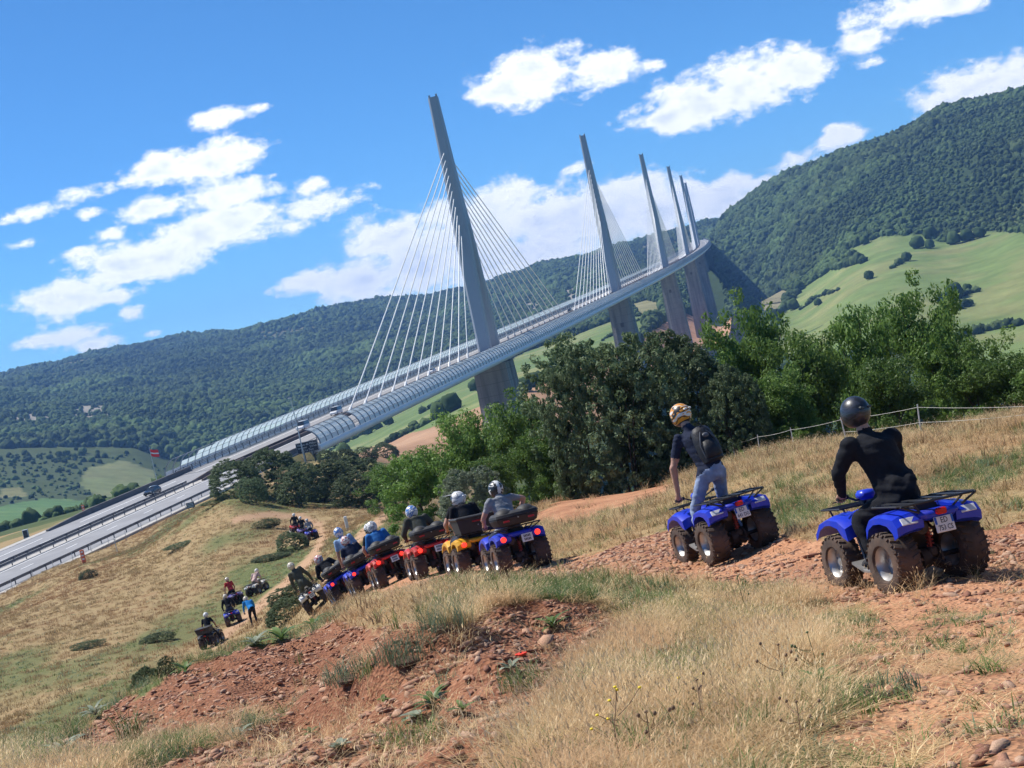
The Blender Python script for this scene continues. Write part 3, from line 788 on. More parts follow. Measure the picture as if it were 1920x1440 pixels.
mb = MB(); sweep(mb, ABUT, END, [(-13.7, 0.06), (13.7, 0.06), (13.7, -0.015), (-13.7, -0.015)], 18); mb.build('road_surface', DECKA, deck)
for sg in (-1, 1):
    for t, w in ((2.6, 0.24), (9.6, 0.26)):
        mb = MB(); sweep(mb, ABUT, END, [(sg * t - w / 2, 0.085), (sg * t + w / 2, 0.085), (sg * t + w / 2, 0.065), (sg * t - w / 2, 0.065)], 18); mb.build('lane_marking', LINE, deck)
# median kerb with the cable anchor boxes
mb = MB(); sweep(mb, ABUT, END, [(-1.9, 0.06), (1.9, 0.06), (1.7, 0.75), (1.35, 0.78), (1.3, 0.32), (-1.3, 0.32), (-1.35, 0.78), (-1.7, 0.75)], 18)
mb.build('median_barrier', MEDM, VI)
# white cornice along each edge
for sg in (-1, 1):
    mb = MB(); pr = [(16.25, 0.35), (16.75, -0.1), (16.85, -0.7), (16.3, -1.35), (15.6, -1.5), (16.1, -0.9)]
    sweep(mb, ABUT + 1, END, [(sg * a, h) for a, h in pr], 18); mb.build('cornice', STEELW, VI, smooth=True, angle=50)
# crash barrier on each side of the deck: rails and posts
mb = MB()
for sg in (-1, 1):
    for h in (0.55, 0.85, 1.12): sweep(mb, ABUT, 700, [(sg * 13.75 - .05, h), (sg * 13.75 + .05, h), (sg * 13.75 + .05, h + .11), (sg * 13.75 - .05, h + .11)], 18)
cb = mb.build('crash_barrier', RAILM, VI)
BPOST = MB().box((0, 0, 0.6), (0.09, 0.13, 0.6), taper=0.7).mesh('post')
for i in range(90):
    s = ABUT + i * 4.0
    o = put('post', BPOST, cb, axis(s, -13.75, 0.05), RAILM); 
    if i % 2 == 0: put('post', BPOST, cb, axis(s, 13.75, 0.05), RAILM)
mb = MB()
for i in range(130):
    mb.box(axis(ABUT + 360 + i * 6.0, -13.75, 0.65), (0.12, 0.12, 0.6))
tag(mb.build('post', RAILM, cb), kind='stuff')
# curved wind screens: ribs and panes one by one where they can be told apart
def scr(t): return [(13.95, 3.55), (15.05, 3.05), (15.85, 2.2), (16.35, 1.2), (16.5, 0.25)]
def screen(sg, s_ind, s_end, s_begin, lab):
    root = MB(); sweep(root, s_begin, END - 6, [(sg * 13.9, 3.52), (sg * 14.02, 3.52), (sg * 14.02, 3.62), (sg * 13.9, 3.62)], 18)
    W_ = root.build('wind_screen', RIBM, VI); W_['label'] = lab
    P = scr(0); SP = 3.7
    rest_r, rest_p = MB(), MB()
    def rib(mb, s):
        rings = []
        for i, (t, h) in enumerate(P):
            rings.append([axis(s - .09, sg * t, h), axis(s + .09, sg * t, h), axis(s + .09, sg * (t + .24), h + .10), axis(s - .09, sg * (t + .24), h + .10)])
        mb.loft(rings)
    def pane(mb, s, i):
        (t0, h0), (t1, h1) = P[i], P[i + 1]
        d = Vector((t1 - t0, h1 - h0)); d *= 0.045
        a = (t0 + d.x + .1, h0 + d.y + .03); b = (t1 - d.x + .1, h1 - d.y + .03)
        g = 0.13
        q = [axis(s + g, sg * a[0], a[1]), axis(s + SP - g, sg * a[0], a[1]), axis(s + SP - g, sg * b[0], b[1]), axis(s + g, sg * b[0], b[1])]
        n = (q[1] - q[0]).cross(q[3] - q[0]).normalized() * 0.03
        mb.add(q + [v + n for v in q], [(0, 1, 2, 3), (7, 6, 5, 4), (0, 4, 5, 1), (1, 5, 6, 2), (2, 6, 7, 3), (3, 7, 4, 0)])
    s = s_begin; k = 0
    while s < END - 10:
        ind = s_ind <= s < s_end
        if ind:
            r = MB(); rib(r, s); r.build('rib', RIBM, W_)
        else: rib(rest_r, s)
        for i in range(4):
            if sg < 0 and i < 3 - k // 2 and k < 6: continue        # the screens begin low and step up
            if k == 6 and sg > 0 and i < 4 and s < -160: continue      # the gap in the first screens
            if ind and i in (0, 1, 2, 3) and s < s_ind + 3.7 * 48:
                r = MB(); pane(r, s, i); r.build('pane', GLASS if i < 3 else STEELW, W_)
            else: pane(rest_p.mat(GLASS if i < 3 else STEELW), s, i)
        s += SP; k += 1
    tag(rest_r.build('rib', RIBM, W_), kind='stuff'); tag(rest_p.build('pane', None, W_), kind='stuff')
screen(1, ABUT, 60, ABUT + 2, 'curved glazed wind screen on the near edge of the deck')
screen(-1, ABUT - 1, 0, ABUT + 1, 'glazed wind screen on the far edge of the deck')
# pylons with their stays, and the piers
def pylon(k):
    s = 342.0 * k; ph = PHI0 - s / RAD; c = axis(s)
    fwd = Vector((math.sin(ph), math.cos(ph), 0)); rgt = Vector((math.cos(ph), -math.sin(ph), 0)); U = Vector((0, 0, 1))
    mb = MB()
    def ring(h, l0, l1, w):       # section: along-bridge from l0 to l1, half width w, chamfered
        q = []
        ch = min(0.7, w * .4); e = min(0.5, abs(l1 - l0) * .25)
        for (a, l) in ((-w, l0 + e), (-w + ch, l0), (w - ch, l0), (w, l0 + e), (w, l1 - e), (w - ch, l1), (-w + ch, l1), (-w, l1 - e)):
            q.append(c + rgt * a + fwd * l + U * h)
        return q
    Hh = 87.0
    for sg in (-1, 1):          # the two legs of the inverted V
        r = []
        for h, lo, li, w in ((0.0, 8.6, 5.6, 2.15), (20, 6.4, 3.2, 2.35), (36, 4.6, 0.9, 2.45), (43, 3.7, 0.02, 2.4)):
            a, b = sorted((sg * li, sg * lo)); r.append(ring(h, a, b, w))
        mb.loft(r)
    mb.loft([ring(42.9, -3.72, 3.72, 2.42), ring(52, -2.9, 2.9, 2.15), ring(69, -2.2, 2.2, 1.85), ring(Hh - .2, -1.6, 1.6, 1.55)])
    for a in (-1.2, 1.2): mb.box(c + rgt * a + U * Hh, (0.32, 1.3, 0.55))
    P = mb.build('pylon', PYLM, VI)
    if k == 0: P['label'] = 'tallest looking, nearest grey steel pylon'
    n = 8 if k < 2 else 5
    for sg in (-1, 1):
        for i in range(11):
            l = 158.0 - 12.5 * i; h = 68.0 - 2.5 * i
            a = axis(s + sg * l, 0, 0.5); b = c + fwd * sg * 1.4 + U * h
            d = (a - b).normalized()
            r = 0.17 if k < 3 else 0.15
            m2 = MB().tube([a, a - d * 2.2, a - d * 2.3, b], [0.36, 0.36, r, r], n)
            m2.build('stay_cable', CABM, P, smooth=True)
    return P
def pier(k):
    s = 342.0 * k; ph = PHI0 - s / RAD; c = axis(s)
    fwd = Vector((math.sin(ph), math.cos(ph), 0)); rgt = Vector((math.cos(ph), -math.sin(ph), 0)); U = Vector((0, 0, 1))
    g = Hf(c.x, c.y) - 12; z0 = g - c.z
    mb = MB()
    def ring(h, l0, l1, w):
        q = []; ch = w * .35
        for (a, l) in ((-w, l0 + .8), (-w + ch, l0), (w - ch, l0), (w, l0 + .8), (w, l1 - .8), (w - ch, l1), (-w + ch, l1), (-w, l1 - .8)):
            q.append(c + rgt * a + fwd * l + U * h)
        return q
    for sg in (-1, 1):
        a, b = sorted((sg * 0.35, sg * 7.6)); t = -z0 / 100.0
        a2, b2 = sorted((sg * 0.3, sg * (7.6 + 2.2 * t)))
        mb.loft([ring(-4.6, a, b, 5.6), ring(z0, a2, b2, 5.6 + 3.0 * t)])
    mb.box(c - U * 5.4 + Vector((0, 0, 0)), (4.4, 4.4, 0.7), Matrix(((rgt.x, fwd.x, 0), (rgt.y, fwd.y, 0), (0, 0, 1))))
    p = mb.build('pier', CONC, VI)
    mb = MB().box(c - U * 18 - fwd * 7.9, (0.9, 0.35, 1.2), Matrix(((rgt.x, fwd.x, 0), (rgt.y, fwd.y, 0), (0, 0, 1))))
    mb.build('access_door', WALLM, p)
    return p
for k in range(7): pylon(k); pier(k)
# abutment block
mb = MB(); sweep(mb, ABUT - 6, ABUT + 5, [(-14.5, -0.62), (14.5, -0.62), (14.5, -8), (-14.5, -8)], 4); mb.build('abutment', CONC, VI)
# ------------------------------------------------------------------ scattering of uncountable plants (grass, gravel, woods)
rng = np.random.RandomState(5)
def scatter(name, P, scale, rot, variants, idx):
    me = bpy.data.meshes.new(name)
    n = len(P)
    me.vertices.add(n); me.vertices.foreach_set('co', np.asarray(P, np.float32).ravel())
    for nm, ty, arr in (('sc', 'FLOAT_VECTOR', scale), ('ro', 'FLOAT_VECTOR', rot), ('ix', 'INT', idx)):
        a = me.attributes.new(nm, ty, 'POINT')
        if ty == 'INT': a.data.foreach_set('value', np.asarray(arr, np.int32))
        else: a.data.foreach_set('vector', np.asarray(arr, np.float32).ravel())
    o = put(name, me); tag(o, kind='stuff')
    src = bpy.data.collections.new(name + '_kinds')
    for i, v in enumerate(variants):
        q = bpy.data.objects.new('%s_kind_%02d' % (name, i), v); src.objects.link(q)
    g = bpy.data.node_groups.new(name, 'GeometryNodeTree')
    g.interface.new_socket('Geometry', in_out='INPUT', socket_type='NodeSocketGeometry'); g.interface.new_socket('Geometry', in_out='OUTPUT', socket_type='NodeSocketGeometry')
    gi, go = g.nodes.new('NodeGroupInput'), g.nodes.new('NodeGroupOutput')
    ci = g.nodes.new('GeometryNodeCollectionInfo'); ci.inputs[0].default_value = src; ci.inputs['Separate Children'].default_value = True; ci.inputs['Reset Children'].default_value = True
    ip = g.nodes.new('GeometryNodeInstanceOnPoints'); ip.inputs['Pick Instance'].default_value = True
    def att(nm, ty):
        a = g.nodes.new('GeometryNodeInputNamedAttribute'); a.data_type = ty; a.inputs[0].default_value = nm
        return [s for s in a.outputs if s.enabled and s.name == 'Attribute'][0]
    L = g.links.new
    L(gi.outputs[0], ip.inputs['Points']); L(ci.outputs[0], ip.inputs['Instance'])
    L(att('sc', 'FLOAT_VECTOR'), ip.inputs['Scale']); L(att('ro', 'FLOAT_VECTOR'), ip.inputs['Rotation']); L(att('ix', 'INT'), ip.inputs['Instance Index'])
    L(ip.outputs[0], go.inputs[0])
    md = o.modifiers.new('scatter', 'NODES'); md.node_group = g
    return o
def leaf_mat(name, c1, c2, trans=0.35, rough=0.6, pos_scale=None, tone=True, c3=None):
    """foliage: per-leaf tone x per-plant chance, thin and translucent"""
    m = bpy.data.materials.new(name); m.use_nodes = True; k = NT(m); k.nt.nodes.clear()
    oi = k.n('ShaderNodeObjectInfo'); g = k.n('ShaderNodeNewGeometry')
    if tone:
        a = k.n('ShaderNodeVertexColor'); a.layer_name = 'tone'
        sp = k.n('ShaderNodeSeparateColor'); k.l(a.outputs[0], sp.inputs[0]); f = sp.outputs[0]
    else: f = oi.outputs['Random']
    c = k.mix(f, c1, c2)
    if c3 is not None:
        nz = k.noise(g.outputs['Position'], pos_scale, 4); c = k.mix(k.ramp(nz, 0.42, 0.62), c, c3)
    h = k.n('ShaderNodeHueSaturation'); v = k.n('ShaderNodeMapRange'); v.inputs[3].default_value = 0.72; v.inputs[4].default_value = 1.28
    k.l(oi.outputs['Random'], v.inputs[0]); k.l(v.outputs[0], h.inputs['Value']); k.l(c, h.inputs['Color'])
    d = k.n('ShaderNodeBsdfPrincipled'); d.inputs['Roughness'].default_value = rough; d.inputs['Specular IOR Level'].default_value = 0.25; k.l(h.outputs[0], d.inputs['Base Color'])
    o = k.n('ShaderNodeOutputMaterial')
    if trans:
        t = k.n('ShaderNodeBsdfTranslucent'); k.l(h.outputs[0], t.inputs[0]); s = k.n('ShaderNodeMixShader'); s.inputs[0].default_value = trans
        k.l(d.outputs[0], s.inputs[1]); k.l(t.outputs[0], s.inputs[2]); k.l(s.outputs[0], o.inputs[0])
    else: k.l(d.outputs[0], o.inputs[0])
    return m
def ico(sub):
    bm = bmesh.new(); bmesh.ops.create_icosphere(bm, subdivisions=sub, radius=1.0)
    v = np.array([q.co[:] for q in bm.verts]); f = np.array([[q.index for q in p.verts] for p in bm.faces]); bm.free(); return v, f
ICO = {k: ico(k) for k in (1, 2, 3)}
def lump(seed, sub=3, amp=0.42, freq=2.6, rnd=0.1, flat=1.0):
    r = np.random.RandomState(seed); v, f = ICO[sub]; v = v.copy()
    o = r.rand(3) * 40
    n = 0.5 * (fbm(v[:, 0] * freq + o[0], v[:, 1] * freq + v[:, 2] * 1.7 + o[1], 3) + fbm(v[:, 2] * freq + o[2], v[:, 0] * freq - v[:, 1] * 1.3 + o[0], 3))
    v *= (1 + amp * 2 * (n - 0.5) + rnd * (r.rand(len(v)) - 0.5))[:, None]
    v[:, 2] *= flat
    return v, f
# ---- woods on the far slopes
WOODM = leaf_mat('far_wood', (0.026, 0.048, 0.026), (0.066, 0.092, 0.038), 0.0, 0.9, 0.0055, False, (0.082, 0.128, 0.050))
WOODM.node_tree.nodes['Principled BSDF'].inputs['Specular IOR Level'].default_value = 0.05
kinds = []
for i in range(5):
    v, f = lump(60 + i, 3, 0.60, 2.6, 0.30); v = v * np.array([1, 1, 0.95 + 0.15 * (i % 2)]); v[:, 2] = np.maximum(v[:, 2], -0.75) + 0.55
    q = array_mesh('wood_tree', v, f, smooth=False); q.materials.append(WOODM); kinds.append(q)
N = 520000
y = np.sqrt(rng.rand(N) * (3750 ** 2 - 420 ** 2) + 420 ** 2); a = (rng.rand(N) * 2 - 1) * 0.46; x = a * y
keep = rng.rand(N) < np.where(y > 2500, 0.42, 0.62)
x, y = x[keep], y[keep]
z = H(x, y)
fmv, bv, rv = far_cover(x, y, z)
s_, t_ = st_of(x, y)
px, py = project(x, y, z)
thin = sstep(0.36, 0.52, fbm(x / 150 + 2, y / 190 + 6, 4))
scrub = (y < 1480) & (px < 620)                                  # open scrub on the left below the woods
pr = np.ones(len(x)); pr = np.where(scrub, 0.25 * thin, pr); pr = np.where(y < 900, 0.15, pr)
ok = (fmv == 0) & (rng.rand(len(x)) < np.where(bv > 0, 0.3, np.where(rv > 0, 0.12, pr))) & ~((np.abs(t_) < 19) & (s_ > -300) & (s_ < 2300) & (rng.rand(len(x)) < 1.1))
ok &= (px > -500) & (px < 2400)
x, y, z = x[ok], y[ok], z[ok]; n = len(x)
sz = (1.5 + 2.6 * rng.rand(n) ** 1.7) * (0.62 + 0.85 * sstep(.3, .7, fbm(x / 120, y / 170 + 3, 3))) * np.where(y > 2300, 1.3, 1.0) * np.where((y < 1480) & (project(x, y, z)[0] < 620), 0.62, 1.0)
sc = np.stack([sz * (0.9 + .3 * rng.rand(n)), sz * (0.9 + .3 * rng.rand(n)), sz * (0.85 + .5 * rng.rand(n))], -1)
scatter('woodland', np.stack([x, y, z - 0.3], -1), sc, np.stack([0 * x, 0 * x, rng.rand(n) * 6.28], -1), kinds, rng.randint(0, 5, n))
print('woodland', n)
# ---- grass tufts
def tuft(seed, blades, h, spread, w, lean=0.35, heads=0.0, curl=0.5):
    r = np.random.RandomState(seed); V = []; Fc = []; T = []
    for b in range(blades):
        th = r.rand() * 6.28; rad = spread * math.sqrt(r.rand()); bx, by = rad * math.cos(th), rad * math.sin(th)
        d = r.rand() * 6.28; ln = lean * (0.3 + r.rand()); hh = h * (0.45 + 0.6 * r.rand()); ww = w * (0.6 + .8 * r.rand())
        nx, ny = -math.sin(d), math.cos(d); k = len(V); tn = r.rand()
        segs = ((0, 0, 1.0), (0.4, 0.28, 0.9), (0.75, 0.65, 0.62), (1.0, 1.0, 0.08))
        for (u, q, wf) in segs:
            off = ln * hh * (q ** (1 + curl)); zz = hh * u * (1 - 0.25 * ln * u)
            for sg in (-1, 1): V.append((bx + math.cos(d) * off + nx * ww * wf * sg * .5, by + math.sin(d) * off + ny * ww * wf * sg * .5, zz)); T.append(tn)
        for i in range(3): Fc.append((k + 2*i, k + 2*i + 1, k + 2*i + 3, k + 2*i + 2))
        if r.rand() < heads:          # a seed head
            k = len(V); c = np.array(V[-1]); L = 0.06 * (0.7 + .6 * r.rand()); e = 0.0032
            V += [tuple(c), tuple(c + (nx * e, ny * e, L * .4)), tuple(c + (math.cos(d) * L * .3, math.sin(d) * L * .3, L)), tuple(c + (-nx * e, -ny * e, L * .45))]; T += [1.0] * 4
            Fc.append((k, k + 1, k + 2, k + 3))
    me = array_mesh('tuft', np.array(V), np.array(Fc))
    set_col(me, 'tone', np.stack([T] * 3 + [np.ones(len(T))], -1)); return me
DRYM = leaf_mat('dry_grass', (0.52, 0.375, 0.185), (0.86, 0.70, 0.42), 0.5, 0.75, 0.55, True, (0.62, 0.42, 0.24))
GRNM = leaf_mat('green_grass', (0.070, 0.130, 0.030), (0.185, 0.255, 0.075), 0.4, 0.6, 0.8, True, (0.15, 0.19, 0.065))
BLUM = leaf_mat('grey_green_grass', (0.10, 0.155, 0.085), (0.21, 0.27, 0.165), 0.35, 0.6)
def TM(mat, *a, **k):
    q = tuft(*a, **k); q.materials.append(mat); return q
dry_k = [TM(DRYM, 1, 24, .34, .08, .0034, 1.0, .3), TM(DRYM, 2, 18, .48, .07, .0030, .6, .5), TM(DRYM, 3, 28, .24, .09, .0036, 1.5, .15), TM(DRYM, 4, 22, .38, .07, .0030, 1.2, .4), TM(DRYM, 5, 30, .17, .11, .0036, 2.2, .05)]
FDRM = leaf_mat('dry_meadow', (0.235, 0.165, 0.080), (0.44, 0.32, 0.165), 0.3, 0.8, 0.075, True, (0.33, 0.195, 0.10))
far_k = [TM(FDRM, 11, 26, .30, .30, .017, .5), TM(FDRM, 12, 26, .36, .34, .017, .4), TM(FDRM, 13, 22, .26, .26, .02, .6)]
grn_k = [TM(GRNM, 21, 22, .26, .07, .0050, .7), TM(GRNM, 22, 24, .20, .09, .0050, .8), TM(BLUM, 23, 24, .17, .10, .0055, 1.0)]
gfar_k = [TM(GRNM, 31, 24, .22, .28, .02, .7), TM(BLUM, 32, 24, .2, .3, .022, .8)]
def sample(n, y0, y1, p=1.0, am=0.42):
    u = rng.rand(n); y = (u * (y1 ** (p + 1) - y0 ** (p + 1)) + y0 ** (p + 1)) ** (1 / (p + 1)); return (rng.rand(n) * 2 - 1) * am * y, y
def in_view(x, y, z, m=60):
    px, py = project(x, y, z); return (px > -m) & (px < 1920 + m) & (py > 0) & (py < 1440 + 2 * m)
def grass_layer(name, n, y0, y1, p, kinds, smin, smax, want, amp=None):
    x, y = sample(n, y0, y1, p); z = H(x, y); k = in_view(x, y, z, 80); x, y, z = x[k], y[k], z[k]
    d, g, pt = cover(x, y, z); s_, t_ = st_of(x, y)
    w = want(x, y, d, g, pt) * ~((np.abs(t_) < 15.6) & (s_ < ABUT + 6)); ok = rng.rand(len(x)) < w
    x, y, z, d, g, pt = x[ok], y[ok], z[ok], d[ok], g[ok], pt[ok]; n = len(x)
    hgt = smin + (smax - smin) * rng.rand(n)
    if amp is not None: hgt = hgt * amp(x, y, d, g, pt)
    scatter(name, np.stack([x, y, z - 0.01], -1), np.stack([0.7 + .6 * rng.rand(n)] * 2 + [hgt], -1) * np.array([1, 1, 1]), np.stack([(rng.rand(n) - .5) * .35, (rng.rand(n) - .5) * .35, rng.rand(n) * 6.28], -1), kinds, rng.randint(0, len(kinds), n))
    print(name, n)
clump = lambda x, y: sstep(0.30, 0.62, fbm(x * 1.5 + 2, y * 1.5, 3))
hump = lambda x, y: 1 - 0.62 * sstep(0.15, 0.5, x / y * 0 + np.clip((project(x, y, base_z(x, y))[0] - 1480) / 300, 0, 1) * (y < 14))
def amp_near(x, y, d, g, pt): return np.where(pt > 0, 0.27, 1.0) * (0.65 + 0.5 * clump(x, y)) * np.where((y > 15) & (y < 32), 0.62, 1.0)
grass_layer('dry_grass', 44000, 4.2, 16, 0.6, dry_k, 0.30, 0.72, lambda x, y, d, g, pt: (1 - 0.97 * d) * (1 - 0.72 * g) * np.where(pt > 0, 0.42, 1.0) * (0.35 + 0.65 * clump(x, y)), amp_near)
grass_layer('dry_grass', 34000, 15, 48, 0.7, dry_k + far_k[:1], 0.42, 0.95, lambda x, y, d, g, pt: (1 - 0.985 * d) * (1 - 0.6 * g) * (0.4 + 0.6 * clump(x, y)), amp_near)
grass_layer('dry_grass', 62000, 46, 240, 0.75, far_k, 0.45, 0.9, lambda x, y, d, g, pt: (1 - 0.98 * d) * (1 - 0.5 * g) * (0.5 + 0.5 * clump(x / 8, y / 16)))
grass_layer('green_grass', 23000, 4.2, 17, 0.6, grn_k, 0.45, 0.95, lambda x, y, d, g, pt: (1 - 0.97 * d) * np.clip(0.14 + g * 1.1 + 0.25 * pt, 0, 1) * (0.3 + .7 * clump(x + 9, y)), lambda x, y, d, g, pt: np.where(pt > 0, 0.5, 1.0))
grass_layer('green_grass', 19000, 15, 50, 0.7, grn_k, 0.6, 1.2, lambda x, y, d, g, pt: (1 - 0.985 * d) * np.clip(0.10 + g * 1.1, 0, 1))
grass_layer('green_grass', 26000, 46, 240, 0.75, gfar_k, 0.45, 0.9, lambda x, y, d, g, pt: (1 - 0.98 * d) * np.clip(0.05 + g, 0, 1))
# ---- stones and gravel on the bare red earth
STONE = [M('stone_%s' % n, c, 0.9, 0.3, 9, bump=0.4, bscale=30) for n, c in (('red', (0.37, 0.185, 0.115)), ('rust', (0.26, 0.115, 0.070)), ('ochre', (0.46, 0.265, 0.165)), ('pale', (0.47, 0.30, 0.20)))]
stone_me = []
for i in range(10):
    v, f = lump(200 + i, 1, 0.5, 1.3, 0.55); v = v * np.array([1.1, 0.7 + .3 * (i % 3) / 2, 0.30 + 0.10 * (i % 4)])
    q = array_mesh('stone', v, f); q.materials.append(STONE[i % 4]); stone_me.append(q)
def stones(n, y0, y1, p):
    x, y = sample(n, y0, y1, p); z = H(x, y); k = in_view(x, y, z, 20); x, y, z = x[k], y[k], z[k]; d, g, pt = cover(x, y, z)
    ok = rng.rand(len(x)) < d * np.where(pt > 0, 0.35, 1.0) * (0.30 + 0.70 * sstep(.36, .58, fbm(x * 1.9 + 7, y * 1.4 + 3, 4))); return x[ok], y[ok], z[ok]
x, y, z = stones(110000, 4.5, 34, 0.45); n = len(x); print('gravel', n)
sz = 0.009 + 0.036 * rng.rand(n) ** 3.2
scatter('gravel', np.stack([x, y, z + sz * .1], -1), np.stack([sz * (1 + .8 * rng.rand(n)), sz, sz], -1), np.stack([(rng.rand(n) - .5) * .9, (rng.rand(n) - .5) * .9, rng.rand(n) * 6.28], -1), stone_me[:4], rng.randint(0, 4, n))
x, y, z = stones(2600, 5.5, 30, 0.45); n = 240; sz = 0.026 + 0.055 * rng.rand(n) ** 2.4
for i in range(min(n, len(x))):
    o = put('stone', stone_me[rng.randint(0, 10)], ground, (x[i], y[i], z[i] + sz[i] * .15))
    o.scale = (sz[i] * (1 + .6 * rng.rand()), sz[i], sz[i]); o.rotation_euler = ((rng.rand() - .5) * .7, (rng.rand() - .5) * .7, rng.rand() * 6.28)
# ------------------------------------------------------------------ trees one can tell apart
BARK = M('bark', (0.085, 0.065, 0.050), 0.95, 0.3, 12, bump=0.5)
OAKM = leaf_mat('oak_leaf', (0.066, 0.135, 0.028), (0.185, 0.285, 0.068), 0.42, 0.5)
JUNM = leaf_mat('box_leaf', (0.078, 0.122, 0.052), (0.190, 0.245, 0.125), 0.3, 0.6)
GRYM = leaf_mat('silver_leaf', (0.12, 0.155, 0.095), (0.24, 0.28, 0.19), 0.3, 0.6)
SHRM = leaf_mat('shrub_leaf', (0.065, 0.098, 0.042), (0.150, 0.190, 0.088), 0.28, 0.6)
def leaves(centres, radii, per, size, r, up=0.25, tone_lo=0.0, crown_c=None):
    """leaf quads spread through clumps; returns arrays"""
    C = np.repeat(np.array(centres), per, 0); Rr = np.repeat(np.array(radii), per); n = len(C)
    d = r.randn(n, 3); d /= np.linalg.norm(d, axis=1)[:, None]
    P = C + d * (Rr * (0.35 + 0.65 * r.rand(n) ** 0.5))[:, None] * np.array([1, 1, 0.8])
    nrm = d * 0.8 + r.randn(n, 3) * 0.6 + np.array([0, 0, up]); nrm /= np.linalg.norm(nrm, axis=1)[:, None]
    t = np.cross(nrm, r.randn(n, 3)); t /= np.linalg.norm(t, axis=1)[:, None]; b = np.cross(nrm, t)
    s = size * (0.6 + 0.8 * r.rand(n))[:, None]
    q = np.stack([P - t * s, P - b * s * .45 + nrm * s * .12, P + t * s, P + b * s * .45 + nrm * s * .12], 1)
    tn = np.repeat(r.rand(len(centres)), per) * 0.45 + r.rand(n) * 0.55
    return q.reshape(-1, 3), np.arange(n * 4).reshape(n, 4), np.repeat(tn, 4)
def tree_mesh(seed, Ht, Wd, kind):
    r = np.random.RandomState(seed)
    mb = MB(); cen = []; rad = []
    if kind == 'oak':
        th = Ht * 0.26; base = Vector((0, 0, -0.3)); top = Vector((r.randn() * .15, r.randn() * .15, th))
        mb.tube([base, (base + top) / 2 + Vector((.05, .04, 0)), top], [0.10 * Ht / 5, 0.085 * Ht / 5, 0.07 * Ht / 5], 7)
        nl = 8
        for i in range(nl):
            an = 6.28 * i / nl + r.rand() * .6; rr = Wd * (0.30 + 0.22 * r.rand()) * (0.45 if i % 3 == 0 else 1); hz = Ht * (0.50 + 0.42 * r.rand()) if i % 3 else Ht * (0.86 + .12 * r.rand())
            tip = Vector((math.cos(an) * rr, math.sin(an) * rr, hz)); mid = top.lerp(tip, 0.5) + Vector((0, 0, Ht * .06))
            mb.tube([top, mid, tip], [0.05 * Ht / 5, 0.03 * Ht / 5, 0.012], 5)
            for j in range(19):
                f = 0.25 + 0.72 * r.rand(); p = (top.lerp(mid, f * 2) if f < .5 else mid.lerp(tip, min(1.15, (f - .5) * 2))) 
                c = np.array(p) + r.randn(3) * np.array([.42, .42, .34]) * Ht / 5.2
                c[2] = max(c[2], Ht * .13); cen.append(c); rad.append((0.34 + .24 * r.rand()) * Ht / 5.2)
        for j in range(44):                       # skirts down to the ground
            an = r.rand() * 6.28; q = Wd * .5 * math.sqrt(r.rand()); cen.append(np.array([math.cos(an) * q, math.sin(an) * q, Ht * (.08 + .3 * r.rand())])); rad.append(.33 * Ht / 5.2)
        per, size = 95, 0.088 * Ht / 5.2
    else:
        for i in range(4):
            an = r.rand() * 6.28; tip = Vector((math.cos(an) * Wd * .2, math.sin(an) * Wd * .2, Ht * .6))
            mb.tube([Vector((tip.x * .15, tip.y * .15, -.2)), tip * .5, tip], [0.06, 0.04, 0.015], 5)
        nlob = 15; lobes = [r.randn(3) for _ in range(nlob)]; lobes = [np.array([q[0], q[1], abs(q[2]) * 1.1 + .05]) / np.linalg.norm([q[0], q[1], abs(q[2]) * 1.1 + .05]) for q in lobes]; lw = 0.10 + 0.16 * r.rand(nlob)
        for j in range(760):
            d = r.randn(3); d[2] = abs(d[2]) if r.rand() < .93 else -abs(d[2]) * .3; d /= np.linalg.norm(d)
            k = 0.80 + sum(w * max(0, float(d @ l) - .72) / .28 for w, l in zip(lw, lobes)); k *= (0.72 + .30 * r.rand() ** .5)
            c = np.array([d[0] * Wd * .5 * k, d[1] * Wd * .5 * k, max(.05 * Ht * r.rand(), Ht * (.10 + .84 * d[2] * k))]); cen.append(c); rad.append(Wd * .034 * (0.7 + .8 * r.rand()))
        per, size = 56, 0.070 * Wd / 5
    V, Fc, T = leaves(cen, rad, per, size, r)
    if kind != 'oak':
        # an opaque dark heart keeps light from showing straight through
        pass
    me = array_mesh('crown', V, Fc); set_col(me, 'tone', np.stack([T] * 3 + [np.ones(len(T))], -1))
    return mb.mesh('trunk', smooth=True), me
TREE = {}
def tree(kind, var, matl, p, h, w, label, name, rz=0.0, group=None):
    key = (kind, var)
    if key not in TREE: TREE[key] = tree_mesh(300 + var * 7 + len(kind), 5.0, 5.0 if kind == 'oak' else 5.0, kind)
    tm, cm = TREE[key]
    t = thing(name, label, 'tree' if 'tree' in name else 'shrub', p, rz, group)
    a = put('trunk', tm, t, mat=BARK)
    ck = (kind, var, matl.name)
    if ck not in TREE: q = cm.copy(); q.materials.clear(); q.materials.append(matl); TREE[ck] = q
    put('crown', TREE[ck], t)
    t.scale = (w / 5.0, w / 5.0, h / 5.0)
    return t
def tree_px(kind, var, matl, cx, top, base, d, wpx, label, name, rz=0.0, group=None, sink=0.0):
    """stand a tree so that its foot is where the survey saw it; sizes from the picture at that distance"""
    b = pix(cx + (base - top) * 0.10, base, d); g = Hf(b.x, b.y)
    tp = pix(cx, top, d); h = max(0.35, tp.z - g)
    return tree(kind, var, matl, (tp.x, d, g - sink), h, wpx * d / F, label, name, rz, group)
T_ = tree_px
T_('box', 0, JUNM, 1125, 640, 925, 52, 250, 'big dense grey-green evergreen behind the rider with the backpack', 'evergreen_tree', 0.4, 'evergreens along the field edge')
T_('box', 1, JUNM, 1255, 625, 905, 53, 250, 'broad dense grey-green evergreen beside the white fence start', 'evergreen_tree', 2.0, 'evergreens along the field edge')
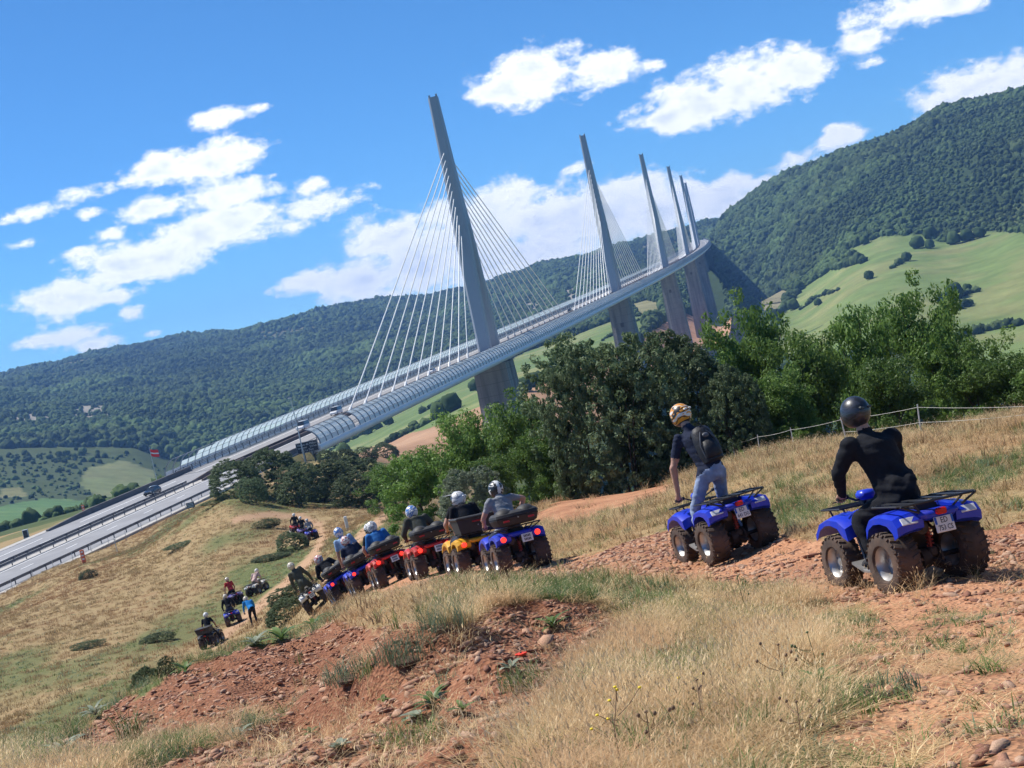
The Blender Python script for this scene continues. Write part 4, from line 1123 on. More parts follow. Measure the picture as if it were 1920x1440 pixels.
T_('box', 2, JUNM, 1060, 700, 935, 51, 130, 'lower grey-green evergreen at the end of the dense clump', 'evergreen_tree', 1.0, 'evergreens along the field edge')
T_('box', 1, JUNM, 1350, 690, 880, 50, 130, 'small grey-green evergreen by the first fence posts', 'evergreen_tree', 4.0, 'evergreens along the field edge')
T_('oak', 0, OAKM, 1385, 575, 880, 60, 190, 'green oak rising behind the dense evergreens, below the last pier', 'oak_tree', 0.0, 'oaks along the field edge')
T_('oak', 1, OAKM, 1500, 610, 840, 57, 190, 'green oak just past the evergreens along the fence', 'oak_tree', 1.3, 'oaks along the field edge')
T_('oak', 2, OAKM, 1585, 560, 830, 62, 190, 'green oak behind the helmet of the black-clad rider', 'oak_tree', 2.2, 'oaks along the field edge')
T_('oak', 0, OAKM, 1715, 540, 815, 56, 190, 'tallest green oak with a narrow top, behind the fence', 'oak_tree', 3.1, 'oaks along the field edge')
T_('oak', 1, OAKM, 1800, 630, 800, 54, 170, 'lower green oak right of the tallest one', 'oak_tree', 4.4, 'oaks along the field edge')
T_('oak', 2, OAKM, 1895, 655, 790, 52, 190, 'green oak at the picture edge behind the fence wire', 'oak_tree', 5.0, 'oaks along the field edge')
T_('oak', 2, OAKM, 1650, 660, 815, 50, 170, 'low bushy oak between the taller ones behind the fence', 'oak_tree', 0.7, 'oaks along the field edge')
T_('oak', 1, OAKM, 1450, 690, 850, 52, 150, 'low bushy oak filling the gap beside the evergreens', 'oak_tree', 5.4, 'oaks along the field edge')
T_('oak', 0, OAKM, 2010, 640, 770, 50, 210, 'oak mostly outside the picture behind the fence', 'oak_tree', 1.7, 'oaks along the field edge')
T_('oak', 1, OAKM, 860, 762, 1000, 62, 170, 'green oak rising behind the parked quad bikes', 'oak_tree', 2.6, 'oaks beside the quad bike line')
T_('oak', 0, OAKM, 965, 748, 960, 58, 170, 'green oak between the bare pier and the dense evergreens', 'oak_tree', 0.9, 'oaks beside the quad bike line')
T_('oak', 2, OAKM, 770, 835, 1015, 64, 150, 'green oak at the end of the grove, above the blue-shirted rider', 'oak_tree', 4.0, 'oaks beside the quad bike line')
T_('oak', 0, OAKM, 1020, 800, 945, 53, 110, 'small oak squeezed against the dense evergreen', 'oak_tree', 5.5, 'oaks beside the quad bike line')
T_('oak', 2, OAKM, 720, 862, 960, 105, 110, 'oak sapling at the edge of the dry meadow', 'oak_tree', 1.1, 'oaks beside the quad bike line')
T_('oak', 1, OAKM, 915, 850, 985, 53, 120, 'low leafy oak just above the yellow quad bike', 'oak_tree', 3.3, 'oaks beside the quad bike line')
T_('box', 0, GRYM, 865, 885, 1000, 50, 120, 'silvery grey shrub above the helmets of the riders on the yellow quad', 'silver_shrub', 2.0)
for i, (cx, top, base, d, w, lab) in enumerate([
    (440, 872, 935, 172, 75, 'dark evergreen bush nearest the motorway barrier'), (500, 850, 935, 178, 85, 'tall dark evergreen bush below the road sign'), (548, 892, 938, 168, 70, 'rounded dark bush, third of the clump above the meadow'),
    (590, 880, 938, 176, 80, 'dark evergreen bush in the middle of the clump above the meadow'), (640, 868, 945, 180, 95, 'wide dark bush behind the white marker post'), (672, 900, 952, 166, 80, 'low dark bush at the end of the clump near the oaks'), (470, 905, 936, 165, 40, 'smallest dark bush in front of the clump above the meadow')]):
    T_('box', i % 3, SHRM if i % 2 else JUNM, cx, top - 8, base, d, w * 1.35, lab, 'evergreen_bush', i * 1.1, 'bushes on the meadow edge')
for i, (cx, top, base, d, w, lab) in enumerate([
    (548, 998, 1045, 128, 62, 'dark rounded shrub in the loop of the dirt trail'), (508, 1040, 1068, 125, 70, 'flat dark shrub running down from the trail loop'), (500, 976, 1004, 145, 46, 'dark shrub on the meadow above the trail loop'),
    (415, 958, 976, 170, 60, 'low dark shrub strip on the upper meadow'), (345, 1022, 1048, 150, 70, 'low dark shrub strip on the slope towards the motorway'), (160, 1072, 1104, 150, 36, 'round dark bush standing alone by the motorway fence'),
    (160, 1205, 1238, 95, 55, 'dark shrub alone on the lower slope'), (290, 1188, 1222, 92, 60, 'grey-green shrub left of the black quad bike'), (545, 1098, 1145, 75, 95, 'spreading shrub between the trail and the white quad bike'), (525, 1125, 1160, 68, 80, 'spreading shrub beside the crouching person'),
    (265, 1252, 1285, 27, 60, 'dark bushy plant on the crest of the red bank'), (310, 1240, 1270, 27, 40, 'small bushy plant on the crest of the red bank')]):
    o = T_('box', i % 3, SHRM, cx, top, base, d, w, lab, 'shrub', i * 1.7, 'scattered shrubs on the dry slope')
for i, (cx, cy, d, w, lab) in enumerate([(618, 866, 300, 30, 'small bush on the bank below the black road sign'), (650, 868, 310, 36, 'bush on the bank right of the road sign'), (690, 866, 330, 34, 'bush low on the bank under the first screens'), (728, 860, 350, 40, 'bush on the bank above the oak grove')]):
    p = on_ray(cx, cy, d * .7, d * 1.5); tree('box', i % 3, SHRM if i % 2 else JUNM, p, w * .75 * p.y / F, w * 1.3 * p.y / F, lab, 'evergreen_bush', i * 2.0, 'bushes on the bank by the bridge end')
# trees, hedges standing free on the far fields
FTM = [M('field_tree_%d' % i, c, 0.9, 0.35, 0.5, spec=0.05) for i, c in enumerate(((0.045, 0.075, 0.030), (0.060, 0.095, 0.036)))]
ft_me = []
for i in range(3):
    v, f = lump(90 + i, 3, 0.5, 2.4, 0.2); v[:, 2] = np.maximum(v[:, 2], -.7) + 0.8; q = array_mesh('crown', v, f); q.materials.append(FTM[i % 2]); ft_me.append(q)
ft_tr = MB().tube([(0, 0, -0.6), (0, 0, 0.9)], [0.09, 0.07], 6).mesh('trunk')
FT = [(1631, 524, 4.5, 1330, 'single small tree alone in the middle of the green field'), (1489, 580, 6, 1380, 'lone dark tree near the foot of the green field'), (1535, 573, 4, 1350, 'lone small tree between two others low in the green field'),
      (1722, 466, 7, 1420, 'tree heading the upper hedge of the green field'), (1745, 466, 5, 1410, 'second tree of the upper hedge of the green field'), (1700, 490, 5, 1400, 'tree low on the diagonal hedge of the green field'), (1745, 448, 7, 1450, 'tree below the wood on the green field'),
      (1790, 458, 7, 1380, 'tree at the left end of the field copse'), (1815, 452, 7, 1385, 'middle tree of the field copse'), (1838, 446, 6, 1390, 'last tree of the field copse'), (1622, 458, 5, 1520, 'small tree just out of the wood edge'),
      (1790, 560, 7, 1080, 'biggest tree of the lower hedge'), (1770, 570, 5, 1070, 'second tree of the lower hedge'), (1815, 550, 4, 1090, 'small tree at the hedge tip'),
      (985, 735, 4.5, 960, 'small tree left of the reddish field corner'), (1035, 700, 4, 1050, 'first of two small field trees behind the nearest pier'), (1048, 692, 4.5, 1060, 'second of two small field trees behind the nearest pier'), (893, 733, 5, 1080, 'small tree beside the nearest pier on the meadow'),
      (730, 797, 4.5, 980, 'lone tree under the deck on the meadow'), (706, 806, 6, 860, 'tree ending the hedge under the deck'), (690, 815, 5, 850, 'second tree of the hedge under the deck'), (848, 772, 6, 830, 'tree in the hedge left of the nearest pier'), (825, 784, 5, 820, 'tree in the hedge between meadow and reddish field'),
      (1500, 545, 6, 1540, 'tree at the point of the wood below the piers'), (1080, 595, 4, 1800, 'tiny bush near the far hedge')]
for i, (cx, cy, r_, d, lab) in enumerate(FT):
    p = on_ray(cx, cy, d * 0.7, d * 1.6)
    t = thing('field_tree', lab, 'tree', p, i * 1.3, 'trees standing on the far fields')
    put('trunk', ft_tr, t, mat=BARK); put('crown', ft_me[i % 3], t); t.scale = (r_ * .85, r_ * .85, r_ * .9)
# hedgerows
HD = [([(1575, 545), (1530, 560), (1500, 585)], 1450), ([(1600, 478), (1560, 505), (1500, 545), (1462, 590)], 1560), ([(1700, 488), (1672, 506)], 1400), ([(1840, 545), (1770, 570)], 1080), ([(1825, 572), (1785, 585)], 1000), ([(1920, 610), (1850, 620), (1790, 640)], 920),
      ([(620, 845), (660, 825), (700, 805)], 860), ([(715, 838), (780, 805), (860, 765)], 800), ([(980, 735), (1000, 720), (1060, 690)], 980), ([(1130, 640), (1170, 615), (1210, 595)], 1500), ([(790, 775), (850, 745)], 1000), ([(1175, 650), (1210, 628), (1240, 600)], 1300)]
hp = []
for pl, d in HD:
    for (a, b) in zip(pl[:-1], pl[1:]):
        k = max(3, int(math.hypot(b[0] - a[0], b[1] - a[1]) / 4.5))
        for i in range(k):
            f = (i + random.random()) / k; p = on_ray(a[0] + (b[0] - a[0]) * f + random.uniform(-2, 2), a[1] + (b[1] - a[1]) * f, d * 0.7, d * 1.5, 160); hp.append((p.x, p.y, p.z))
hp = np.array(hp); n = len(hp); sz = 1.0 + 2.2 * rng.rand(n) ** 1.5
scatter('hedgerow_shrubbery', hp, np.stack([sz * 1.2, sz * 1.2, sz * (.7 + .5 * rng.rand(n))], -1), np.stack([0 * sz, 0 * sz, rng.rand(n) * 6.28], -1), kinds, rng.randint(0, 5, n))
# ------------------------------------------------------------------ quad bikes
PL = {}
def paint(name, c): PL[name] = M('plastic_' + name, c, 0.40, 0.06, 4.5, spec=0.45, coat=0.18, detail=9, thresh=(0.52, 0.85), col2=tuple(a * .72 + b * .28 for a, b in zip(c, (0.22, 0.14, 0.10))))
paint('blue', (0.006, 0.030, 0.50)); paint('red', (0.52, 0.020, 0.022)); paint('yellow', (0.72, 0.36, 0.012)); paint('white', (0.66, 0.64, 0.60)); paint('black', (0.020, 0.020, 0.024)); paint('violet', (0.16, 0.13, 0.42))
BLK = M('black_plastic', (0.022, 0.022, 0.024), 0.5, 0.15, 6)
CASEM = M('case_plastic', (0.026, 0.025, 0.026), 0.62, 0.25, 5, col2=None)
TYREM = M('dusty_tyre', (0.045, 0.036, 0.031), 0.95, 0.1, 3.5, col2=(0.130, 0.085, 0.063), bump=0.3, bscale=18)
RIMM = M('rim_alloy', (0.50, 0.49, 0.48), 0.38, 0.15, 8, metal=0.7)
METAL = M('dull_metal', (0.30, 0.29, 0.28), 0.5, 0.2, 9, metal=0.6)
ENGM = M('engine_dark', (0.030, 0.027, 0.026), 0.7, 0.1, 5, col2=(0.085, 0.060, 0.048))
SPRM = M('spring_red', (0.30, 0.05, 0.045), 0.5, 0.2, 9)
SEATM = M('seat_vinyl', (0.022, 0.021, 0.021), 0.55, 0.2, 8)
TLM = M('tail_lens', (0.50, 0.012, 0.012), 0.25, 0.1, 10)
LITM = M('lit_lamp', (1.0, 0.035, 0.020), 0.3, 0.05, 5, emit=1.6)
REFM = M('red_reflector', (0.32, 0.012, 0.012), 0.3, 0.1, 9)
WHM = M('pale_decal', (0.62, 0.62, 0.63), 0.35, 0.1, 20, col2=(0.74, 0.74, 0.75))
PLW = M('plate_white', (0.72, 0.72, 0.70), 0.4, 0.04, 5)
PLB = M('plate_blue', (0.02, 0.09, 0.45), 0.4, 0.04, 5)
PLY = M('plate_yellow', (0.55, 0.33, 0.02), 0.4, 0.04, 5)
INK = M('ink', (0.012, 0.012, 0.014), 0.6, 0.05, 5)
QM = {}
def qmesh(key, fn):
    if key not in QM: QM[key] = fn()
    return QM[key]
def tyre_mesh(r, w, nb=22):
    mb = MB(); h = w / 2
    mb.lathe([(r * .54, -h * .82), (r * .60, -h * .98), (r * .80, -h * 1.02), (r * .92, -h * .93), (r * .965, -h * .70), (r * .975, 0), (r * .965, h * .70), (r * .92, h * .93), (r * .80, h * 1.02), (r * .60, h * .98), (r * .54, h * .82)], 28, 'x')
    for i in range(nb):                      # tread lugs
        for sg in (-1, 1):
            a = 2 * math.pi * (i + (0.5 if sg > 0 else 0)) / nb
            rot = Matrix.Rotation(a, 3, 'X') @ Matrix.Rotation(0.35 * sg, 3, 'Z')
            c = Matrix.Rotation(a, 3, 'X') @ Vector((sg * h * .55, 0, r * .975))
            mb.box(c, (h * .34, r * .058, r * .030), rot, 0.8)
            c = Matrix.Rotation(a + .14, 3, 'X') @ Vector((sg * h * .90, 0, r * .925))
            mb.box(c, (h * .13, r * .05, r * .045), Matrix.Rotation(a + .14, 3, 'X') @ Matrix.Rotation(-sg * .7, 3, 'Y'), 0.8)
    return mb.mesh('wheel', smooth=True, angle=35)
def rim_mesh(r, w):
    mb = MB(); h = w / 2
    mb.lathe([(r * .55, -h * .86), (r * .575, -h * .80), (r * .53, -h * .62), (r * .47, -h * .3), (r * .44, 0), (r * .2, h * .05), (r * .16, -h * .25), (0.001, -h * .28)], 22, 'x')
    mb.lathe([(r * .55, h * .86), (r * .575, h * .80), (r * .53, h * .62), (r * .47, h * .3), (r * .44, 0), (r * .2, -h * .05), (r * .16, h * .25), (0.001, h * .28)], 22, 'x')
    for i in range(4):
        a = i * math.pi / 2 + .4
        for sg in (-1, 1): mb.box((sg * h * .08, math.cos(a) * r * .3, math.sin(a) * r * .3), (h * .1, r * .035, r * .035))
    return mb.mesh('rim', smooth=True, angle=35)
def fender(outer, inner, x0, x1, drop=0.03):
    mb = MB(); pr = outer + inner
    n = len(outer); cy = sum(p[0] for p in outer) / n
    rings = []
    for f in (0, 0.25, 0.72, 0.93, 1.0):
        x = x0 + (x1 - x0) * f; k = (0, 0, .35, .8, 1.0)[(0, .25, .72, .93, 1.0).index(f)]
        rings.append([(x, cy + (y - cy) * (1 - .06 * k), z - drop * k * (1.6 if i < n else 0.2)) for i, (y, z) in enumerate(pr)])
    mb.loft(rings)
    return mb
_sq = lambda L, c, k: [(c + (y - c) * k, z) for y, z in L]
R_OUT = [(-.92, .635), (-1.02, .67), (-1.03, .76), (-.94, .845), (-.62, .875), (-.34, .845), (-.22, .75), (-.20, .64)]
R_IN = [(-.25, .62), (-.31, .70), (-.44, .755), (-.60, .765), (-.76, .74), (-.87, .66)]
R_OUT, R_IN = _sq(R_OUT, -.58, .84), _sq(R_IN, -.58, .92)
F_OUT = [(.20, .60), (.23, .74), (.40, .825), (.62, .84), (.84, .785), (.96, .67), (.97, .60)]
F_IN = [(.925, .59), (.84, .68), (.70, .73), (.57, .735), (.42, .70), (.31, .60)]
def smooth_mesh(mb, nm, lev=1, ang=40):
    return mb.mesh(nm, smooth=True, angle=ang)
def rear_rack():
    mb = MB(); r = .013
    y0, y1, x = -1.02, -.44, .47
    mb.tube([(-x, y1, .925), (-x, y0 + .08, .93), (-x + .08, y0, .93), (x - .08, y0, .93), (x, y0 + .08, .93), (x, y1, .925), (x - .10, y1 + .07, .92), (-x + .10, y1 + .07, .92), (-x, y1, .925)], r, 6)
    for xx in (-.3, -.1, .1, .3): mb.box((xx, (y0 + y1) / 2 + .02, .93), (.035, .31, .007))
    for yy in (-.9, -.62): mb.tube([(-x, yy, .925), (x, yy, .925)], r * .9, 6)
    for sg in (-1, 1):
        mb.tube([(sg * .30, -.98, .925), (sg * .20, -.92, .82), (sg * .16, -.80, .72)], r, 6); mb.tube([(sg * .3, -.5, .92), (sg * .2, -.42, .78)], r, 6); mb.tube([(sg * .46, -.99, .925), (sg * .26, -1.0, .83)], r, 6)
    return mb.mesh('rear_rack', smooth=True)
def front_rack():
    mb = MB(); r = .012; x = .36
    mb.tube([(-x, .46, .895), (-x, .90, .885), (-x + .08, .97, .88), (x - .08, .97, .88), (x, .90, .885), (x, .46, .895), (-x, .46, .895)], r, 6)
    for yy in (.58, .72, .86): mb.tube([(-x, yy, .893), (x, yy, .893)], r * .9, 6)
    for sg in (-1, 1): mb.tube([(sg * .25, .6, .89), (sg * .2, .62, .76)], r, 6); mb.tube([(sg * .25, .92, .885), (sg * .2, .9, .7)], r, 6)
    return mb.mesh('front_rack', smooth=True)
def handlebar():
    mb = MB()
    mb.tube([(-.42, .36, 1.015), (-.27, .43, 1.02), (-.12, .50, .955), (0, .51, .945), (.12, .50, .955), (.27, .43, 1.02), (.42, .36, 1.015)], .013, 7)
    mb.tube([(0, .51, .95), (0, .60, .70)], .03, 7)
    for sg in (-1, 1):
        mb.tube([(sg * .43, .355, 1.015), (sg * .31, .41, 1.018)], .019, 8); mb.tube([(sg * .28, .45, 1.01), (sg * .32, .48, .99), (sg * .45, .43, .985)], .007, 5)
        mb.rbox((sg * .27, .44, 1.02), (.03, .025, .025), .01)
    return mb.mesh('handlebar', smooth=True)
def chassis():
    mb = MB()
    mb.rbox((0, .12, .46), (.15, .34, .19), .05); mb.rbox((0, -.30, .50), (.14, .18, .14), .04); mb.rbox((0, .05, .30), (.20, .50, .045), .03)
    mb.tube([(-.10, -.1, .38), (-.09, -.56, .30)], .035, 7); mb.tube([(.10, -.1, .38), (.09, -.56, .30)], .035, 7)
    mb.tube([(-.42, -.58, .30), (.42, -.58, .30)], .028, 8); mb.lathe([(.02, -.05), (.10, -.05), (.11, 0), (.10, .06), (.02, .06)], 14, 'x', (-.06, -.58, .30)); mb.lathe([(.02, -.012), (.13, -.012), (.13, .012), (.02, .012)], 18, 'x', (.10, -.58, .30))
    mb.tube([(-.40, .59, .29), (.40, .59, .29)], .022, 7)
    for sg in (-1, 1):
        mb.tube([(sg * .10, .50, .36), (sg * .33, .59, .27)], .018, 6); mb.tube([(sg * .10, .66, .36), (sg * .33, .59, .27)], .018, 6); mb.tube([(sg * .20, .58, .66), (sg * .29, .59, .31)], .028, 7)
    mb.tube([(-.17, -.45, .64), (-.17, -.86, .66)], .075, 12); mb.tube([(-.17, -.86, .66), (-.17, -.90, .66)], .035, 8)
    mb.tube([(0, -.5, .78), (0, -.78, .62), (0, -.96, .70)], .018, 6)
    mb.tube([(0, -.98, .24), (0, -.6, .30)], .02, 6); mb.rbox((.03, -.63, .36), (.05, .05, .05), .02)
    return mb.mesh('chassis', smooth=True)
def shock():
    mb = MB(); a, b = Vector((.01, -.66, .68)), Vector((.03, -.62, .36)); pts = []
    for i in range(66):
        f = i / 65; th = f * 2 * math.pi * 6.5; p = a.lerp(b, f * .8); pts.append(p + Vector((math.cos(th) * .036, math.sin(th) * .036, 0)))
    mb.tube(pts, .0085, 5); mb.tube([a, b], .018, 7)
    return mb.mesh('shock_absorber', smooth=True)
def footwell(sg):
    mb = MB()
    q = [(.30, .70), (.36, .66), (.20, .30), (-.02, .235), (-.17, .235), (-.23, .28), (-.10, .48), (-.14, .70)]
    mb.prism(q, sg * .265, sg * .29)
    return mb.mesh('foot_guard')
def footboard(sg):
    mb = MB(); a = [(.235, .30), (.0, .215), (-.20, .215), (-.20, .235), (-.005, .237), (.225, .325)]
    mb.prism(a, sg * .20, sg * .47); mb.tube([(sg * .29, .37, .68), (sg * .30, .22, .32), (sg * .45, .02, .24), (sg * .45, -.2, .235)], .012, 6)
    return mb.mesh('footboard', smooth=True)
def body_mesh():
    mb = MB()
    def ring(y, w, z0, z1): return [(-w, y, z0), (-w * .92, y, z0 + (z1 - z0) * .65), (-w * .5, y, z1), (w * .5, y, z1), (w * .92, y, z0 + (z1 - z0) * .65), (w, y, z0)]
    mb.loft([ring(-.08, .13, .60, .76), ring(.10, .17, .58, .80), ring(.32, .18, .58, .86), ring(.48, .19, .58, .86), ring(.62, .22, .56, .83), ring(.80, .20, .54, .78), ring(.95, .14, .54, .70)])
    mb.rbox((0, -.86, .79), (.24, .13, .035), .03); mb.rbox((0, -.93, .775), (.20, .06, .045), .03)
    mb.rbox((0, .47, 1.0), (.10, .09, .055), .035)
    return mb.mesh('body', smooth=True, angle=45)
def seat_mesh():
    mb = MB(); 
    def ring(y, w, z): return [(-w, y, z - .13), (-w, y, z - .03), (-w * .6, y, z), (w * .6, y, z), (w, y, z - .03), (w, y, z - .13)]
    mb.loft([ring(-.72, .14, .90), ring(-.60, .18, .91), ring(-.35, .17, .86), ring(-.1, .13, .835), ring(.06, .09, .86)])
    return mb.mesh('seat', smooth=True, angle=50)
def case_round():
    mb = MB()
    def ring(z, w, y0, y1, b): return [(-w + b, y0, z), (w - b, y0, z), (w - b * .3, y0 + b * .3, z), (w, y0 + b, z), (w, y1 - b, z), (w - b, y1, z), (-w + b, y1, z), (-w, y1 - b, z), (-w, y0 + b, z), (-w + b * .3, y0 + b * .3, z)]
    mb.loft([ring(.955, .36, -1.02, -.50, .08), ring(.99, .42, -1.08, -.48, .12), ring(1.12, .475, -1.12, -.46, .15), ring(1.135, .465, -1.105, -.47, .15), ring(1.145, .465, -1.105, -.47, .15), ring(1.15, .485, -1.125, -.46, .16), ring(1.20, .475, -1.11, -.46, .17), ring(1.245, .42, -1.04, -.48, .16), ring(1.255, .3, -.98, -.52, .14)])
    for sg in (-1, 1):                   # padded back rests on the lid
        mb.ball((sg * .228, -.885, 1.14), (.22, .235, .185), 18, 12, lambda q, d: Vector((q.x * (1.05 - .12 * max(0, d.z)), q.y, q.z)))
    return mb.mesh('top_case', smooth=True, angle=32)
def case_square():
    mb = MB()
    mb.loft([[(-.40, -1.06, .955), (.40, -1.06, .955), (.40, -.46, .955), (-.40, -.46, .955)], [(-.46, -1.12, 1.26), (.46, -1.12, 1.26), (.46, -.44, 1.26), (-.46, -.44, 1.26)]])
    mb.rbox((0, -.78, 1.285), (.485, .36, .03), .02)
    return mb.mesh('top_case', smooth=True, angle=30)
QS = 0.875
def quad_mat(x, y, yaw, lift=0.0):
    """stand the bike on the ground: heading yaw (0 = straight away), tilted with the slope"""
    f = Vector((-math.sin(yaw), math.cos(yaw), 0)); r = Vector((math.cos(yaw), math.sin(yaw), 0))
    def g(a, b): p = Vector((x, y, 0)) + f * a + r * b; return Hf(p.x, p.y)
    fl, fr_, bl, br = g(.59, -.39), g(.59, .39), g(-.58, -.39), g(-.58, .39)
    fv = (f * 1.17 + Vector((0, 0, (fl + fr_ - bl - br) / 2))).normalized()
    rv = (r * .78 + Vector((0, 0, (fr_ + br - fl - bl) / 2 * 0.6))).normalized()
    up = rv.cross(fv).normalized(); rv = fv.cross(up)
    z = (fl + fr_ + bl + br) / 4 + lift
    return Matrix(((rv.x, fv.x, up.x, x), (rv.y, fv.y, up.y, y), (rv.z, fv.z, up.z, z), (0, 0, 0, 1)))
def quad(px, py, d, yaw, col, label, case=None, plate=None, lit=False, detail=True, group='quad bikes', lift=-0.01, decal=True):
    p = pix(px, py, d)
    m = quad_mat(p.x, p.y, yaw, lift)
    q = thing('quad_bike', label, 'quad bike', (0, 0, 0), 0, group); q.matrix_world = m @ Matrix.Scale(QS, 4)
    C = PL[col]
    def part(nm, me, mat=None, loc=None, par=q):
        o = put(nm, me, par, loc)
        if mat is not None and (not me.materials): me.materials.append(mat)
        return o
    def cm(key, fn, mat):
        k = key + '_' + mat.name
        if k not in QM:
            me = fn(); me.materials.clear(); me.materials.append(mat); QM[k] = me
        return QM[k]
    part('body', cm('body', body_mesh, C))
    for sg in (-1, 1):
        o = part('rear_fender', cm('rf%d' % sg, lambda: fender(R_OUT, R_IN, sg * .20, sg * .515).mesh('rear_fender', smooth=True, angle=38), C))
        if decal and not lit:
            me = cm('decal%d' % sg, lambda: MB().rbox((sg * .36, -.938, .765), (.095, .007, .042), .005, Matrix.Rotation(-.62, 3, 'X')).mesh('reflector'), WHM); put('reflector', me, o)
        part('front_fender', cm('ff%d' % sg, lambda: fender(F_OUT, F_IN, sg * .17, sg * .465).mesh('front_fender', smooth=True, angle=38), C))
        part('foot_guard', cm('fg%d' % sg, lambda: footwell(sg), BLK))
        part('footboard', cm('fb%d' % sg, lambda: footboard(sg), METAL))
        for (nm, x, y, r, w) in (('wheel', .41, -.58, .335, .30), ('wheel', .39, .59, .31, .215)):
            t = part('wheel', cm('ty%.2f' % w, lambda: tyre_mesh(r, w), TYREM), None, (sg * x, y, r)); t.rotation_euler = (random.random() * 6, 0, 0)
            part('rim', cm('rim%.2f' % w, lambda: rim_mesh(r, w), RIMM), None, None, t)
    part('seat', cm('seat', seat_mesh, SEATM)); part('chassis', cm('chassis', chassis, ENGM)); part('rear_rack', cm('rrack', rear_rack, BLK)); part('front_rack', cm('frack', front_rack, BLK))
    part('handlebar', cm('hbar', handlebar, BLK)); part('shock_absorber', cm('shock', shock, SPRM))
    if lit:
        for sg in (-1, 1):
            part('tail_light', cm('lamp%d' % sg, lambda: MB().lathe([(.001, -.985), (.05, -.98), (.058, -.965), (.058, -.92)], 14, 'y', (sg * .36, 0, .72)).mesh('tail_light', smooth=True), LITM))
    else:
        part('tail_light', cm('tail', lambda: MB().rbox((0, -1.0, .805), (.062, .03, .035), .015).mesh('tail_light'), TLM))
    if plate is not None:
        ym = PLY if plate == '?y' else PLW
        pm = cm('plate', lambda: MB().rbox((0, 0, 0), (.115, .006, .085), .005).mesh('number_plate'), ym)
        o = part('number_plate', pm, None, (.015 if not lit else .12, -1.0, .665)); o.rotation_euler = (-.18, 0, 0)
        if not plate.startswith('?'):
            for sg in (-1, 1): put('plate_band', cm('band%d' % sg, lambda: MB().box((sg * .100, -.0072, .042), (.013, .0015, .038)).mesh('plate_band'), PLB), o)
            l1, l2 = plate.split('/')
            text_mesh('lettering', l1, .085, INK, o, loc=(0, -.0085, .040), rot=(math.pi / 2, 0, 0), sx=.85)
            text_mesh('lettering', l2, .078, INK, o, loc=(0, -.0085, -.040), rot=(math.pi / 2, 0, 0), sx=.76)
        elif plate == '?w':      # too far to read: two dark rows of characters
            for zz in (.035, -.035):
                for xx in (-.06, -.03, .0, .03, .06): put('character', cm('chr', lambda: MB().box((0, 0, 0), (.009, .001, .024)).mesh('character'), INK), o, (xx, -.0078, zz))
    if case:
        cs = part('top_case', cm('case_' + case, case_round if case == 'round' else case_square, CASEM))
        for sg in (-1, 1):
            put('red_reflector', cm('cref%s%d' % (case, sg), lambda: MB().rbox((sg * (.26 if case == 'round' else .0), -1.155 if case == 'round' else -1.115, 1.06 if case == 'round' else 1.19), (.065 if case == 'round' else .12, .008, .018), .004).mesh('red_reflector'), REFM), cs)
            if case != 'round': break
        put('lock', cm('lock' + case, lambda: MB().lathe([(.001, -1.162), (.014, -1.16), (.014, -1.13)], 10, 'y', (0, 0, 1.10)).mesh('lock'), METAL), cs)
    return q, m
# ------------------------------------------------------------------ people
SKIN = M('skin', (0.42, 0.235, 0.165), 0.55, 0.1, 12)
CL = {}
def cloth(n, c, var=0.22): CL[n] = M('cloth_' + n, c, 0.9, var, 9, bump=0.35, bscale=26, spec=0.15); return CL[n]
for n, c in (('black', (0.014, 0.015, 0.019)), ('navy', (0.020, 0.026, 0.050)), ('grey', (0.23, 0.24, 0.26)), ('jean', (0.25, 0.31, 0.44)), ('dark_jean', (0.045, 0.055, 0.085)), ('blue', (0.030, 0.135, 0.36)), ('light_blue', (0.25, 0.37, 0.56)),
             ('olive', (0.075, 0.078, 0.060)), ('camo', (0.060, 0.062, 0.050)), ('red', (0.46, 0.045, 0.050)), ('pink', (0.56, 0.40, 0.36)), ('khaki', (0.25, 0.21, 0.15)), ('sky', (0.02, 0.20, 0.52)), ('shoe', (0.05, 0.05, 0.055)), ('white', (0.6, 0.6, 0.6))): cloth(n, c)
HM = {}
def hcol(n, c): HM[n] = M('helmet_' + n, c, 0.42, 0.08, 9, spec=0.45, coat=0.12); return HM[n]
for n, c in (('white', (0.72, 0.71, 0.68)), ('black', (0.015, 0.016, 0.020)), ('orange', (0.72, 0.30, 0.03)), ('blue', (0.05, 0.17, 0.48)), ('red', (0.42, 0.035, 0.04)), ('beige', (0.55, 0.48, 0.38)), ('grey', (0.30, 0.31, 0.33)), ('dark', (0.028, 0.033, 0.050))): hcol(n, c)
def graphic(cols, seed):
    n = 'graphic_%s_%d' % ('_'.join(cols), seed)
    m = bpy.data.materials.new(n); m.use_nodes = True; k = NT(m); b = k.nt.nodes['Principled BSDF']; b.inputs['Roughness'].default_value = 0.38; b.inputs['Coat Weight'].default_value = 0.15
    t = k.n('ShaderNodeTexCoord'); mp = k.n('ShaderNodeMapping'); mp.inputs['Scale'].default_value = (1.0, .55, 1.6); mp.inputs['Location'].default_value = (seed * 1.7, seed * .9, seed * .37); k.l(t.outputs['Object'], mp.inputs[0])
    nz = k.noise(mp.outputs[0], 8.5, 1.5, .4); r = k.n('ShaderNodeValToRGB'); r.color_ramp.interpolation = 'CONSTANT'; k.l(nz, r.inputs[0])
    C = [tuple(HM[c].node_tree.nodes['Mix'].inputs[6].default_value) for c in cols]
    e = r.color_ramp.elements; e[0].position = 0; e[0].color = C[0]; e[1].position = .44; e[1].color = C[min(2, len(C) - 1)]
    for p, c in ((.51, C[0]), (.55, C[min(1, len(C) - 1)]), (.62, C[0])): q = e.new(p); q.color = c
    k.l(r.outputs[0], b.inputs['Base Color']); return m
